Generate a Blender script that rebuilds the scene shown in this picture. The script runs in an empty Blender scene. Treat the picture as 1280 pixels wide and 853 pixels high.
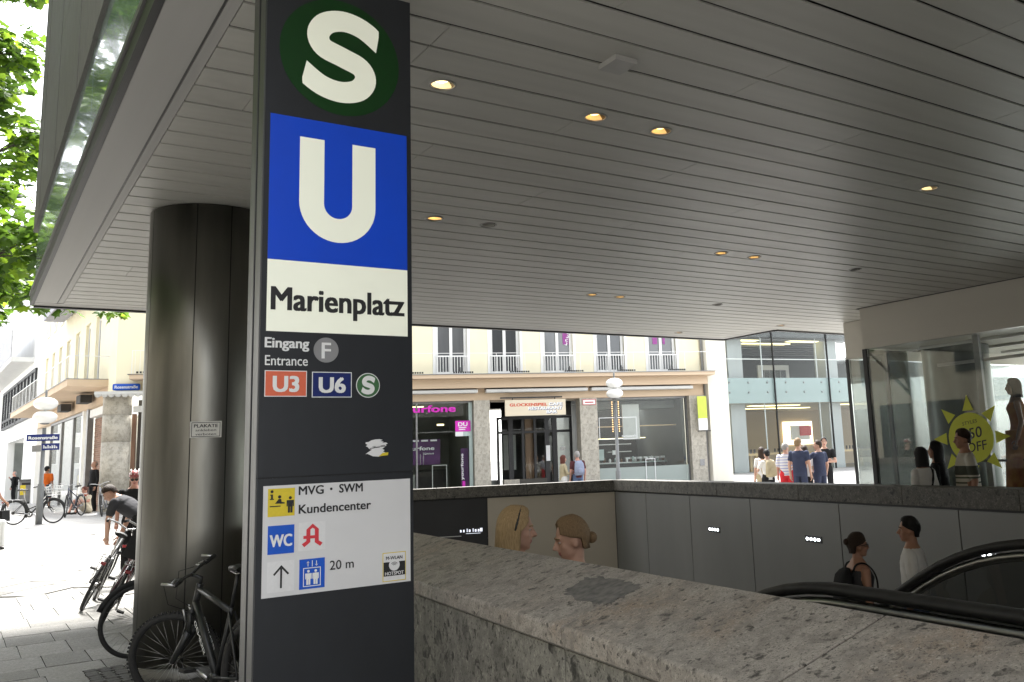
import bpy, bmesh, math, random
from mathutils import Vector, Matrix, noise as mnoise
from mathutils.geometry import delaunay_2d_cdt
R = math.radians
random.seed(7)
scene = bpy.context.scene
COL = scene.collection

# ---------------------------------------------------------------- camera
cam_data = bpy.data.cameras.new('camera')
cam_data.sensor_width = 36.0
cam_data.lens = 36.0 * 1139.78 / 1280.0
cam_data.shift_x = (640.0 - 754.46) / 1280.0
cam_data.shift_y = (372.86 - 426.5) / 1280.0
cam_data.clip_start = 0.05
cam_data.clip_end = 2000.0
cam = bpy.data.objects.new('camera', cam_data)
COL.objects.link(cam)
cam.matrix_world = Matrix(((0.82029582, -0.06242030, -0.56852307, 0.0),
                           (-0.57038289, -0.16256924, -0.80513018, 0.0),
                           (-0.04216789, 0.98472075, -0.16895834, 1.65),
                           (0, 0, 0, 1)))
scene.camera = cam

# ---------------------------------------------------------------- sky, sun, exposure
SUN_EL, SUN_AZ = R(60), R(20)
world = bpy.data.worlds.new('World')
scene.world = world
world.use_nodes = True
wn = world.node_tree
wn.nodes.clear()
w_out = wn.nodes.new('ShaderNodeOutputWorld')
w_bg = wn.nodes.new('ShaderNodeBackground')
w_sky = wn.nodes.new('ShaderNodeTexSky')
w_sky.sky_type = 'NISHITA'
w_sky.sun_disc = False
w_sky.sun_elevation = SUN_EL
w_sky.sun_rotation = SUN_AZ
w_sky.air_density = 1.0
w_sky.dust_density = 1.0
w_sky.ozone_density = 1.0
w_hsv = wn.nodes.new('ShaderNodeHueSaturation')      # overcast: nearly colourless sky
w_hsv.inputs['Saturation'].default_value = 0.18
w_bg.inputs['Strength'].default_value = 0.15
wn.links.new(w_sky.outputs[0], w_hsv.inputs['Color'])
wn.links.new(w_hsv.outputs[0], w_bg.inputs['Color'])
wn.links.new(w_bg.outputs[0], w_out.inputs[0])

sun_data = bpy.data.lights.new('sun', 'SUN')
sun_data.energy = 3.4
sun_data.angle = R(18)
sun_data.color = (1.0, 0.97, 0.92)
sun = bpy.data.objects.new('sun', sun_data)
COL.objects.link(sun)
sd = Vector((math.sin(SUN_AZ) * math.cos(SUN_EL), math.cos(SUN_AZ) * math.cos(SUN_EL), math.sin(SUN_EL)))
sun.rotation_euler = (-sd).to_track_quat('-Z', 'Y').to_euler()
sun.location = (-10, -10, 30)

scene.view_settings.view_transform = 'Standard'
scene.view_settings.look = 'None'
scene.view_settings.gamma = 1.0
scene.view_settings.use_curve_mapping = False
scene.view_settings.exposure = 2.38
scene.cycles.max_bounces = 8
scene.cycles.diffuse_bounces = 5
scene.cycles.glossy_bounces = 4
scene.cycles.transparent_max_bounces = 16
scene.cycles.sample_clamp_indirect = 4.0
scene.cycles.caustics_reflective = False
scene.cycles.caustics_refractive = False

# ---------------------------------------------------------------- materials
MATS = {}
def lin(c):
    if isinstance(c, str):
        c = [int(c[i:i + 2], 16) / 255 for i in (0, 2, 4)]
        c = [(x / 12.92 if x <= .04045 else ((x + .055) / 1.055) ** 2.4) for x in c]
    return (c[0], c[1], c[2], 1.0)
def mat(name, color, rough=.6, metal=0.0, nz=(6.0, .12), bump=None, color2=None, spec=.5, emit=None, coords='Object', stretch=None, detail=5, coat=0.0, rand=0.0, trans=0.0):
    """principled material with noise-driven colour variation and fine relief"""
    if name in MATS: return MATS[name]
    m = bpy.data.materials.new(name); m.use_nodes = True
    nt = m.node_tree; b = nt.nodes['Principled BSDF']
    b.inputs['Roughness'].default_value = rough
    b.inputs['Metallic'].default_value = metal
    b.inputs['Specular IOR Level'].default_value = spec
    b.inputs['Coat Weight'].default_value = coat
    if trans: b.inputs['Transmission Weight'].default_value = trans
    c = lin(color)
    tc = nt.nodes.new('ShaderNodeTexCoord')
    vec = tc.outputs[coords]
    if stretch:
        mp = nt.nodes.new('ShaderNodeMapping'); mp.inputs['Scale'].default_value = stretch
        nt.links.new(vec, mp.inputs['Vector']); vec = mp.outputs[0]
    if nz:
        n = nt.nodes.new('ShaderNodeTexNoise')
        n.inputs['Scale'].default_value = nz[0]; n.inputs['Detail'].default_value = detail
        nt.links.new(vec, n.inputs['Vector'])
        mx = nt.nodes.new('ShaderNodeMix'); mx.data_type = 'RGBA'
        a = nz[1]
        c2 = lin(color2) if color2 else tuple(x * (1 - a) for x in c[:3]) + (1,)
        c1 = c if color2 else tuple(min(1, x * (1 + a)) for x in c[:3]) + (1,)
        mx.inputs[6].default_value = c1; mx.inputs[7].default_value = c2
        mr = nt.nodes.new('ShaderNodeMapRange'); mr.inputs[1].default_value = .3; mr.inputs[2].default_value = .7
        nt.links.new(n.outputs['Fac'], mr.inputs[0]); nt.links.new(mr.outputs[0], mx.inputs[0])
        col = mx.outputs[2]
        if rand:
            oi = nt.nodes.new('ShaderNodeObjectInfo'); hs = nt.nodes.new('ShaderNodeHueSaturation')
            rr = nt.nodes.new('ShaderNodeMapRange'); rr.inputs[3].default_value = 1 - rand; rr.inputs[4].default_value = 1 + rand
            nt.links.new(oi.outputs['Random'], rr.inputs[0]); nt.links.new(rr.outputs[0], hs.inputs['Value'])
            nt.links.new(col, hs.inputs['Color']); col = hs.outputs[0]
        nt.links.new(col, b.inputs['Base Color'])
        rm = nt.nodes.new('ShaderNodeMapRange'); rm.inputs[3].default_value = max(.02, rough - .06); rm.inputs[4].default_value = min(1, rough + .06)
        nt.links.new(n.outputs['Fac'], rm.inputs[0]); nt.links.new(rm.outputs[0], b.inputs['Roughness'])
    else:
        b.inputs['Base Color'].default_value = c
    if bump:
        n2 = nt.nodes.new('ShaderNodeTexNoise'); n2.inputs['Scale'].default_value = bump[0]; n2.inputs['Detail'].default_value = 4
        nt.links.new(vec, n2.inputs['Vector'])
        bp = nt.nodes.new('ShaderNodeBump'); bp.inputs['Strength'].default_value = bump[1]; bp.inputs['Distance'].default_value = .01
        nt.links.new(n2.outputs['Fac'], bp.inputs['Height']); nt.links.new(bp.outputs[0], b.inputs['Normal'])
    if emit:
        b.inputs['Emission Color'].default_value = lin(emit[0]); b.inputs['Emission Strength'].default_value = emit[1]
    MATS[name] = m
    return m
def glass(name, tint=(.92, .95, .94), refl=1.0, rough=0.0, opacity=0.0, film=(.6, .7, .7)):
    """thin pane: fresnel mix of clear transmission and mirror reflection, optional pale film"""
    if name in MATS: return MATS[name]
    m = bpy.data.materials.new(name); m.use_nodes = True
    nt = m.node_tree; nt.nodes.remove(nt.nodes['Principled BSDF'])
    out = nt.nodes['Material Output']
    tr = nt.nodes.new('ShaderNodeBsdfTransparent'); tr.inputs[0].default_value = tint + (1,)
    gl = nt.nodes.new('ShaderNodeBsdfGlossy'); gl.inputs['Roughness'].default_value = rough
    lw = nt.nodes.new('ShaderNodeFresnel'); lw.inputs['IOR'].default_value = 1.45
    mu = nt.nodes.new('ShaderNodeMath'); mu.operation = 'MULTIPLY'; mu.inputs[1].default_value = refl; mu.use_clamp = True
    mx = nt.nodes.new('ShaderNodeMixShader')
    nt.links.new(lw.outputs[0], mu.inputs[0]); nt.links.new(mu.outputs[0], mx.inputs[0])
    base = tr.outputs[0]
    if opacity:
        df = nt.nodes.new('ShaderNodeBsdfDiffuse'); df.inputs[0].default_value = film + (1,)
        m2 = nt.nodes.new('ShaderNodeMixShader'); m2.inputs[0].default_value = opacity
        nt.links.new(tr.outputs[0], m2.inputs[1]); nt.links.new(df.outputs[0], m2.inputs[2]); base = m2.outputs[0]
    nt.links.new(base, mx.inputs[1]); nt.links.new(gl.outputs[0], mx.inputs[2])
    nt.links.new(mx.outputs[0], out.inputs['Surface'])
    MATS[name] = m
    return m
def granite(name, base, dark, light, scale=1.0, rough=.62, chips=.5, brown=None):
    """speckled conglomerate stone: noise clouds, angular dark chips, pale grains"""
    if name in MATS: return MATS[name]
    m = bpy.data.materials.new(name); m.use_nodes = True
    nt = m.node_tree; b = nt.nodes['Principled BSDF']
    tc = nt.nodes.new('ShaderNodeTexCoord'); vec = tc.outputs['Object']
    def N(s, d=6, rg=.6):
        n = nt.nodes.new('ShaderNodeTexNoise'); n.inputs['Scale'].default_value = s * scale; n.inputs['Detail'].default_value = d
        n.inputs['Roughness'].default_value = rg
        nt.links.new(vec, n.inputs['Vector']); return n.outputs['Fac']
    def ramp(src, lo, hi, inv=False):
        r = nt.nodes.new('ShaderNodeMapRange'); r.inputs[1].default_value = lo; r.inputs[2].default_value = hi
        if inv: r.inputs[3].default_value = 1; r.inputs[4].default_value = 0
        nt.links.new(src, r.inputs[0]); return r.outputs[0]
    def mix(f, c1, c2):
        x = nt.nodes.new('ShaderNodeMix'); x.data_type = 'RGBA'
        nt.links.new(f, x.inputs[0])
        for i, c in ((6, c1), (7, c2)):
            if isinstance(c, tuple): x.inputs[i].default_value = c
            else: nt.links.new(c, x.inputs[i])
        return x.outputs[2]
    bl = lin(base); dk = lin(dark); lt = lin(light)
    c = mix(ramp(N(3.0), .35, .65), bl, tuple(x * .78 for x in bl[:3]) + (1,))
    if brown: c = mix(ramp(N(1.6), .5, .72), c, lin(brown))
    c = mix(ramp(N(95, 5, .8), .50, .66), c, lt)
    c = mix(ramp(N(16, 6, .72), .46, .62), c, tuple(x * .62 for x in bl[:3]) + (1,))
    c = mix(ramp(N(150, 3, .8), .56, .64), c, dk)
    v = nt.nodes.new('ShaderNodeTexVoronoi'); v.inputs['Scale'].default_value = 70 * scale
    v.inputs['Randomness'].default_value = 1.0
    nt.links.new(vec, v.inputs['Vector'])
    sep = nt.nodes.new('ShaderNodeSeparateColor'); nt.links.new(v.outputs['Color'], sep.inputs[0])
    mm = nt.nodes.new('ShaderNodeMath'); mm.operation = 'MULTIPLY'
    nt.links.new(ramp(sep.outputs[0], 1 - .22 * chips, 1 - .2 * chips), mm.inputs[0]); nt.links.new(ramp(N(40, 4, .7), .46, .60), mm.inputs[1])
    c = mix(mm.outputs[0], c, dk)
    v2 = nt.nodes.new('ShaderNodeTexVoronoi'); v2.inputs['Scale'].default_value = 26 * scale
    nt.links.new(vec, v2.inputs['Vector'])
    s2 = nt.nodes.new('ShaderNodeSeparateColor'); nt.links.new(v2.outputs['Color'], s2.inputs[0])
    m3 = nt.nodes.new('ShaderNodeMath'); m3.operation = 'MULTIPLY'
    nt.links.new(ramp(s2.outputs[1], 1 - .16 * chips, 1 - .13 * chips), m3.inputs[0]); nt.links.new(ramp(N(26, 4, .7), .44, .62), m3.inputs[1])
    c = mix(m3.outputs[0], c, tuple(x * .8 for x in dk[:3]) + (1,))
    nt.links.new(c, b.inputs['Base Color'])
    b.inputs['Roughness'].default_value = rough; b.inputs['Specular IOR Level'].default_value = .35
    bp = nt.nodes.new('ShaderNodeBump'); bp.inputs['Strength'].default_value = .35; bp.inputs['Distance'].default_value = .004
    nt.links.new(N(90, 5, .7), bp.inputs['Height']); nt.links.new(bp.outputs[0], b.inputs['Normal'])
    MATS[name] = m
    return m

# ---------------------------------------------------------------- object helpers
def link(o, parent=None):
    COL.objects.link(o)
    if parent is not None: o.parent = parent
    return o
def tag(o, label=None, cat=None, group=None, kind=None):
    if label: o['label'] = label
    if cat: o['category'] = cat
    if group: o['group'] = group
    if kind: o['kind'] = kind
    return o
def thing(name, label, cat, loc=(0, 0, 0), rz=0.0, group=None):
    o = bpy.data.objects.new(name, None)
    o.empty_display_size = .2
    o.location = loc; o.rotation_euler = (0, 0, rz)
    COL.objects.link(o)
    return tag(o, label, cat, group)
def off(parent):
    return Vector(parent.location) if parent is not None else Vector((0, 0, 0))
UNIT = {}
def ubox(name, m, x0, x1, y0, y1, z0, z1, parent=None, world=False):
    """box sharing one unit-cube mesh per material"""
    if m.name not in UNIT:
        me = bpy.data.meshes.new('box_' + m.name)
        v = [(x, y, z) for z in (-.5, .5) for y in (-.5, .5) for x in (-.5, .5)]
        f = [(0, 2, 3, 1), (4, 5, 7, 6), (0, 1, 5, 4), (2, 6, 7, 3), (0, 4, 6, 2), (1, 3, 7, 5)]
        me.from_pydata(v, [], f); me.materials.append(m); me.update(); UNIT[m.name] = me
    o = bpy.data.objects.new(name, UNIT[m.name])
    c = Vector(((x0 + x1) / 2, (y0 + y1) / 2, (z0 + z1) / 2))
    if world: c -= off(parent)
    o.location = c; o.scale = (abs(x1 - x0), abs(y1 - y0), abs(z1 - z0))
    return link(o, parent)
class MB:
    """collects shapes, builds ONE mesh object"""
    def __init__(s): s.v = []; s.f = []; s.m = []; s.mats = []; s.sm = []
    def mi(s, m):
        if m not in s.mats: s.mats.append(m)
        return s.mats.index(m)
    def add(s, vs, fs, m, smooth=False):
        k = len(s.v); i = s.mi(m)
        s.v += [tuple(v) for v in vs]
        for f in fs: s.f.append(tuple(k + q for q in f)); s.m.append(i); s.sm.append(smooth)
        return s
    def box(s, m, x0, x1, y0, y1, z0, z1, T=None, bev=0.0):
        if bev:
            bm = bmesh.new(); bmesh.ops.create_cube(bm, size=1)
            for v in bm.verts: v.co = Vector(((x0 + x1) / 2 + v.co.x * (x1 - x0), (y0 + y1) / 2 + v.co.y * (y1 - y0), (z0 + z1) / 2 + v.co.z * (z1 - z0)))
            bmesh.ops.bevel(bm, geom=bm.edges[:], offset=bev, segments=2, affect='EDGES', profile=.5)
            vs = [v.co.copy() for v in bm.verts]; fs = [[v.index for v in f.verts] for f in bm.faces]
            bm.verts.index_update(); fs = [[v.index for v in f.verts] for f in bm.faces]; bm.free()
        else:
            vs = [Vector((x, y, z)) for z in (z0, z1) for y in (y0, y1) for x in (x0, x1)]
            fs = [(0, 2, 3, 1), (4, 5, 7, 6), (0, 1, 5, 4), (2, 6, 7, 3), (0, 4, 6, 2), (1, 3, 7, 5)]
        if T is not None: vs = [T @ v for v in vs]
        return s.add(vs, fs, m)
    def prism(s, m, pts, z0, z1, T=None, smooth=False):
        """pts: 2-D outline extruded along z"""
        n = len(pts)
        vs = [Vector((p[0], p[1], z0)) for p in pts] + [Vector((p[0], p[1], z1)) for p in pts]
        if T is not None: vs = [T @ v for v in vs]
        s.add(vs, [tuple(range(n - 1, -1, -1)), tuple(range(n, 2 * n))], m)
        k = len(s.v) - 2 * n; i = s.mi(m)
        for a in range(n):
            b = (a + 1) % n
            s.f.append((k + a, k + b, k + n + b, k + n + a)); s.m.append(i); s.sm.append(smooth)
        return s
    def tube(s, m, pts, r, n=8, closed=False, cap=True, flat=1.0, smooth=True):
        pts = [Vector(p) for p in pts]; N = len(pts)
        rs = r if isinstance(r, (list, tuple)) else [r] * N
        vs = []; prev = None
        for i, p in enumerate(pts):
            a = pts[(i - 1) % N] if (closed or i > 0) else p
            b = pts[(i + 1) % N] if (closed or i < N - 1) else p
            t = (b - a).normalized() if (b - a).length > 1e-9 else Vector((0, 0, 1))
            if prev is None:
                h = Vector((0, 0, 1)) if abs(t.z) < .9 else Vector((0, 1, 0))
                u = t.cross(h).normalized()
            else:
                u = (prev - t * prev.dot(t))
                u = u.normalized() if u.length > 1e-6 else t.orthogonal().normalized()
            prev = u; w = t.cross(u)
            for k in range(n):
                ang = 2 * math.pi * k / n
                vs.append(p + u * (math.cos(ang) * rs[i]) + w * (math.sin(ang) * rs[i] * flat))
        fs = []
        for i in range(N if closed else N - 1):
            j = (i + 1) % N
            for k in range(n):
                l = (k + 1) % n
                fs.append((i * n + k, i * n + l, j * n + l, j * n + k))
        if cap and not closed:
            fs.append(tuple(range(n - 1, -1, -1))); fs.append(tuple((N - 1) * n + k for k in range(n)))
        return s.add(vs, fs, m, smooth)
    def lathe(s, m, prof, n=24, c=(0, 0, 0), smooth=True, axis='z', a0=0.0, a1=2 * math.pi):
        """prof: (radius, height) list"""
        vs = []; full = abs(a1 - a0 - 2 * math.pi) < 1e-6; cols = n if full else n + 1
        for k in range(cols):
            a = a0 + (a1 - a0) * k / n
            for (r, z) in prof:
                p = (r * math.cos(a), r * math.sin(a), z)
                if axis == 'y': p = (p[0], p[2], p[1])
                elif axis == 'x': p = (p[2], p[0], p[1])
                vs.append(Vector(p) + Vector(c))
        L = len(prof); fs = []
        for k in range(n):
            l = (k + 1) % cols
            for j in range(L - 1): fs.append((k * L + j, l * L + j, l * L + j + 1, k * L + j + 1))
        return s.add(vs, fs, m, smooth)
    def ball(s, m, c, r, n=10, smooth=True):
        rx, ry, rz = (r, r, r) if not isinstance(r, (tuple, list)) else r
        vs = []; fs = []; seg = n * 2
        for i in range(n + 1):
            th = math.pi * i / n
            for k in range(seg):
                ph = 2 * math.pi * k / seg
                vs.append((c[0] + rx * math.sin(th) * math.cos(ph), c[1] + ry * math.sin(th) * math.sin(ph), c[2] + rz * math.cos(th)))
        for i in range(n):
            for k in range(seg):
                l = (k + 1) % seg
                fs.append((i * seg + k, (i + 1) * seg + k, (i + 1) * seg + l, i * seg + l))
        return s.add(vs, fs, m, smooth)
    def build(s, name, parent=None, world=False, bevel=0.0):
        me = bpy.data.meshes.new(name)
        o0 = off(parent) if world else Vector((0, 0, 0))
        me.from_pydata([tuple(Vector(v) - o0) for v in s.v] if world else s.v, [], s.f)
        for m in s.mats: me.materials.append(m)
        me.polygons.foreach_set('material_index', s.m)
        me.polygons.foreach_set('use_smooth', s.sm)
        me.validate(); me.update()
        o = bpy.data.objects.new(name, me)
        if bevel:
            bv = o.modifiers.new('bevel', 'BEVEL'); bv.width = bevel; bv.segments = 2; bv.limit_method = 'ANGLE'
        return link(o, parent)
def copy_tree(o, parent=None):
    c = o.copy(); COL.objects.link(c)
    if parent is not None: c.parent = parent
    for ch in list(o.children): copy_tree(ch, c)
    return c
WORK = bpy.data.scenes.new('workbench')          # scratch scene for evaluating curves and modifiers, removed at the end
def bake(o):
    WORK.collection.objects.link(o)
    vl = WORK.view_layers[0]; vl.update()
    me = bpy.data.meshes.new_from_object(o.evaluated_get(vl.depsgraph))
    bpy.data.objects.remove(o)
    return me
def text(name, s, m, origin, xdir, updir, width, height, parent=None, bold=0.0, depth=.0015, align='LEFT'):
    """flat lettering as a mesh: fits the given width and cap height, lying in the plane of xdir / updir"""
    cu = bpy.data.curves.new('lettering', 'FONT')
    cu.body = s; cu.size = 1.0; cu.extrude = 0.0; cu.resolution_u = 3
    to = bpy.data.objects.new('lettering', cu)
    me = bake(to)
    xs = [v.co.x for v in me.vertices]; x0, x1 = min(xs), max(xs)
    X = Vector(xdir).normalized(); U = Vector(updir).normalized()
    cap = .73
    for v in me.vertices:
        a = (v.co.x - x0) / (x1 - x0) * width if width else (v.co.x - x0) * height / cap
        b = v.co.y / cap * height
        v.co = Vector(origin) + X * a + U * b
    if bold:                                   # heavier strokes: the outline laid down a few times, a hair apart
        Nn = X.cross(U); q = bold * height / cap
        V = [v.co.copy() for v in me.vertices]; F = [tuple(p.vertices) for p in me.polygons]; n0 = len(V)
        vs = []; fs = []
        for k, (dx, dz) in enumerate(((0, 0), (-1, -.5), (1, -.5), (-1, .5), (1, .5))):
            vs += [v + X * (dx * q) + U * (dz * q) + Nn * (k * .00012) for v in V]; fs += [tuple(i + k * n0 for i in f) for f in F]
        me = bpy.data.meshes.new(name); me.from_pydata(vs, [], fs)
    me.materials.clear(); me.materials.append(m); me.name = name
    me.update()
    o = bpy.data.objects.new(name, me)
    return link(o, parent)
def strokes(name, m, origin, xdir, updir, width, height, n, parent=None, seed=1):
    """lettering too small to read in the photograph: uneven short marks in a row"""
    rk = random.Random(seed); X = Vector(xdir).normalized(); U = Vector(updir).normalized(); O = Vector(origin); mb = MB(); p = width / n
    for k in range(n):
        h = height * rk.choice((.62, .68, 1.0)); a = k * p + p * .08; w = p * rk.uniform(.62, .8); t = height * .2
        for (x0, x1, z0, z1) in ((a, a + t * .8, 0, h), (a + w - t * .8, a + w, 0, h * rk.uniform(.6, 1)), (a + t * .8, a + w - t * .8, h - t, h) if rk.random() < .6 else (a + t * .8, a + w - t * .8, 0, t)):
            mb.add([O + X * x0 + U * z0, O + X * x1 + U * z0, O + X * x1 + U * z1, O + X * x0 + U * z1], [(0, 1, 2, 3)], m)
    o = mb.build(name, parent); o['kind'] = 'stuff'; return o
def poly(mb, m, pts, T, d=0.0):
    """filled outline in a plane given by matrix T (x right, y up, z out)"""
    vs = [T @ Vector((p[0], p[1], d)) for p in pts]
    return mb.add(vs, [tuple(range(len(pts)))], m)
def S01(t):
    t = max(0.0, min(1.0, t)); return t * t * (3 - 2 * t)
def gz(x, y):
    """height of the ground: the square rises gently towards the shops"""
    return .40 * S01((y - 15) / 17) * (1 - S01((x - 7) / 6)) + .44 * S01((x - 20) / 9) * S01((y - 18) / 8)
# ================================================================ palette
CEIL = mat('painted_ceiling_metal', (.45, .44, .40), .42, nz=(2.5, .05), bump=(240, .05), rand=.05)
CEIL_BAND = mat('painted_band_metal', (.40, .39, .37), .5, nz=(1.2, .06), bump=(240, .05))
BLACK = mat('black_trim', (.012, .012, .013), .5, nz=(9, .2))
DARKGAP = mat('dark_gap', (.02, .02, .02), .8, nz=(9, .1))
STEEL = mat('brushed_steel', (.20, .195, .175), .36, 1.0, nz=(1.6, .22), stretch=(3.0, 3.0, .5), bump=(60, .03))
STEEL_DK = mat('dull_steel_base', (.13, .13, .125), .5, .8, nz=(4, .3))
ALU = mat('anodised_aluminium', (.17, .17, .17), .42, 1.0, nz=(3, .08))
ANTHR = mat('anthracite_paint', (.018, .020, .024), .38, nz=(5, .15), bump=(120, .03))
FACADE_STONE = mat('grey_cladding_stone', (.12, .116, .108), .75, nz=(6, .22), stretch=(6, 6, .8), bump=(60, .3))
STRIP_GLASS = mat('frosted_strip_glass', (.16, .24, .22), .16, 0.0, nz=(1.4, .35), spec=.8, coat=.6)
GRAN_TOP = granite('pale_granite_coping', 'a09a92', '4a4743', 'b2aca2', 1.0, .6, .40, brown='8b7764')
GRAN_FACE = granite('rough_granite_face', '7f7d76', '383733', '9d9b91', .42, .7, 1.0)
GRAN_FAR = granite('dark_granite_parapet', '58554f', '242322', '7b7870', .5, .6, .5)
PANEL = mat('grey_metal_panel', (.165, .165, .157), .42, .2, nz=(2, .08), bump=(200, .03), rand=.04)
BEIGE = mat('beige_panel', (.38, .34, .28), .6, nz=(1.5, .06))
SLAB = granite('paving_slab_granite', '8f8d89', '605f5b', 'a5a39d', 1.4, .7, .25)
SLAB2 = granite('paving_slab_granite_dark', '7d7b77', '55544f', '93918b', 1.4, .7, .25)
SETT = granite('dark_sett_granite', '4a4946', '2d2d2c', '6d6b66', 2.0, .75, .4)
LED = mat('white_led', (.9, .95, 1), .4, nz=None, emit=((.9, .97, 1), 2.2))
WARM = mat('warm_lamp', (1, .8, .45), .4, nz=None, emit=((1, .55, .16), 1.7))
WARM_HOT = mat('hot_lamp', (1, .85, .55), .4, nz=None, emit=((1, .72, .34), 2.6))

# ground: one sheet to the horizon with the stairwell cut out of it ------------------
GROUND = mat('pale_square_paving', (.32, .315, .305), .75, nz=(.8, .10), bump=(90, .12), detail=8)
def ground_material():
    nt = GROUND.node_tree; b = nt.nodes['Principled BSDF']
    tc = nt.nodes.new('ShaderNodeTexCoord'); mp = nt.nodes.new('ShaderNodeMapping')
    mp.inputs['Rotation'].default_value = (0, 0, R(-50))
    br = nt.nodes.new('ShaderNodeTexBrick')
    br.inputs['Scale'].default_value = 1.0; br.inputs['Brick Width'].default_value = .9; br.inputs['Row Height'].default_value = .55
    br.inputs['Mortar Size'].default_value = .008; br.inputs['Mortar'].default_value = (.07, .068, .064, 1)
    br.inputs['Color2'].default_value = (.285, .28, .27, 1)
    br.inputs['Bias'].default_value = -.3
    nt.links.new(tc.outputs['Object'], mp.inputs[0]); nt.links.new(mp.outputs[0], br.inputs[0])
    src = b.inputs['Base Color'].links[0].from_socket
    nt.links.new(src, br.inputs['Color1']); nt.links.new(br.outputs['Color'], b.inputs['Base Color'])
ground_material()
U2 = Vector((.105, .9945, 0)); N2 = Vector((.9945, -.105, 0)); B2 = Vector((2.03, 2.296, 0))
def W(s, o, z=0.0):
    """stairwell coordinates: s along the near parapet, o across the well"""
    p = B2 + U2 * s + N2 * o; return Vector((p.x, p.y, z))
RW0 = Vector((8.35, 1.55, 0)); RW1 = Vector((11.694, 16.446, 0))          # right-hand well wall
BW0 = RW1; BW1 = Vector((4.0, 20.11, 0))                                  # back well wall
well = [W(.2, 0).xy, Vector((4.0, 20.11)), RW1.xy, (RW0 + (RW1 - RW0) * .08).xy]
def ground_mesh():
    pts = []
    def rng(a, b, st): return [a + st * i for i in range(int((b - a) / st) + 1)]
    xs = sorted(set([-400, -150, -60] + rng(-24, 60, 3) + rng(-4.5, 9, 1) + [90, 200, 400]))
    ys = sorted(set([-400, -120, -40] + rng(-18, 96, 3) + rng(14.5, 33.5, 1) + [150, 400]))
    for x in xs:
        for y in ys: pts.append(Vector((x, y)))
    base = len(pts); pts += [Vector(p) for p in well]
    vs, es, fs, *_ = delaunay_2d_cdt(pts, [(base + i, base + (i + 1) % 4) for i in range(4)], [], 0, 1e-4)
    def inside(p):
        s = 0
        for i in range(4):
            a, b = well[i], well[(i + 1) % 4]
            s += 1 if (b - a).cross(p - a) < 0 else -1
        return abs(s) == 4
    keep = []
    for f in fs:
        c = sum((vs[i] for i in f), Vector((0, 0))) / len(f)
        if not inside(c): keep.append(f)
    me = bpy.data.meshes.new('ground')
    me.from_pydata([(v.x, v.y, gz(v.x, v.y)) for v in vs], [], [tuple(f) for f in keep])
    me.materials.append(GROUND); me.update()
    o = bpy.data.objects.new('ground', me); COL.objects.link(o)
    return tag(o, kind='structure')
GR = ground_mesh()

# paving slabs: straight rows by the column, a field laid at an angle further out
def slab(x0, x1, y0, y1, m, T=None, zt=.014):
    o = ubox('paving_slab', m, x0, x1, y0, y1, -.06, zt, GR)
    return o
rnd = random.Random(3)
y = 7.6; row = 0; nslab = 0
while y < 15.6:
    d = rnd.choice((.42, .55, .66, .66, .8))
    x = -1.3 + rnd.random() * .4
    while x < 2.5:
        w = rnd.choice((.36, .42, .5, .62))
        if not (y > 14.0 and x > 1.9 + (y - 14)):
            slab(x + .006, min(x + w, 2.7) - .006, y + .006, y + d - .006, SLAB if rnd.random() < .7 else SLAB2, zt=.012 + rnd.random() * .004); nslab += 1
        x += w
    y += d
ca, sa = math.cos(R(50)), math.sin(R(50))
i = 0
for r_ in range(-30, 45):
    v0 = r_ * .62
    for k in range(-10, 60):
        u0 = k * 1.15 + (r_ % 3) * .38
        cx, cy = (u0 + .57) * ca - (v0 + .31) * sa, (u0 + .57) * sa + (v0 + .31) * ca
        if not (15.9 < cy < 25.5 and -1.6 < cx < 6.0): continue
        if cx > (cy - 14.3) * .40 + 2.0 or cx < cy * .03 - .7: continue
        o = ubox('paving_slab', SLAB if (r_ % 4) else SLAB2, -.558, .558, -.296, .296, -.06, .014, GR)
        nrm = Vector((-(gz(cx + .3, cy) - gz(cx - .3, cy)) / .6, -(gz(cx, cy + .3) - gz(cx, cy - .3)) / .6, 1)).normalized()
        zc_ = sum(gz(cx + a_, cy + b_) for a_ in (-.5, .5) for b_ in (-.5, .5)) / 4
        o.location = (cx, cy, zc_ - .018 + .004 * (i % 3) / 3); o.rotation_euler = (Vector((0, 0, 1)).rotation_difference(nrm).to_matrix() @ Matrix.Rotation(R(50), 3, 'Z')).to_euler()
        i += 1
# small dark setts round the column foot
mb = MB()
for a in range(150):
    x = 1.02 + (a % 12) * .105 + rnd.random() * .012; yy = 8.0 + (a // 12) * .105 + rnd.random() * .012
    if (x - 1.79) ** 2 + (yy - 8.8) ** 2 < .3: continue
    s_ = .044 + rnd.random() * .004
    Tm = Matrix.Translation((x, yy, 0)) @ Matrix.Rotation(rnd.random() * .6, 4, 'Z')
    mb.box(SETT, -s_, s_, -s_, s_, 0.0, .021 + rnd.random() * .004, T=Tm)
tag(mb.build('granite_setts', GR), kind='stuff')

# ================================================================ building over the square: canopy soffit and cladding
ZC = 3.99
store = thing('department_store', 'grey stone and glass clad building whose slatted soffit spans the station entrance', 'building', (0.75, 14.4, 0))
def sb(name, m, *a): return ubox(name, m, *a, parent=store, world=True)
# soffit backing and the building mass above
sb('soffit_backing', DARKGAP, .76, 13.28, -9.0, 14.40, 4.035, 4.10)
sb('soffit_backing', DARKGAP, 13.28, 17.5, -9.0, 12.86, 4.035, 4.10)
m_ = MB(); m_.prism(FACADE_STONE, [(1.0, -9.0), (17.2, -9.0), (17.2, 12.7), (13.1, 12.7), (13.1, 14.2), (1.0, 14.2)], 4.11, 10.2)
m_.build('upper_floors', store, world=True)
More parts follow.
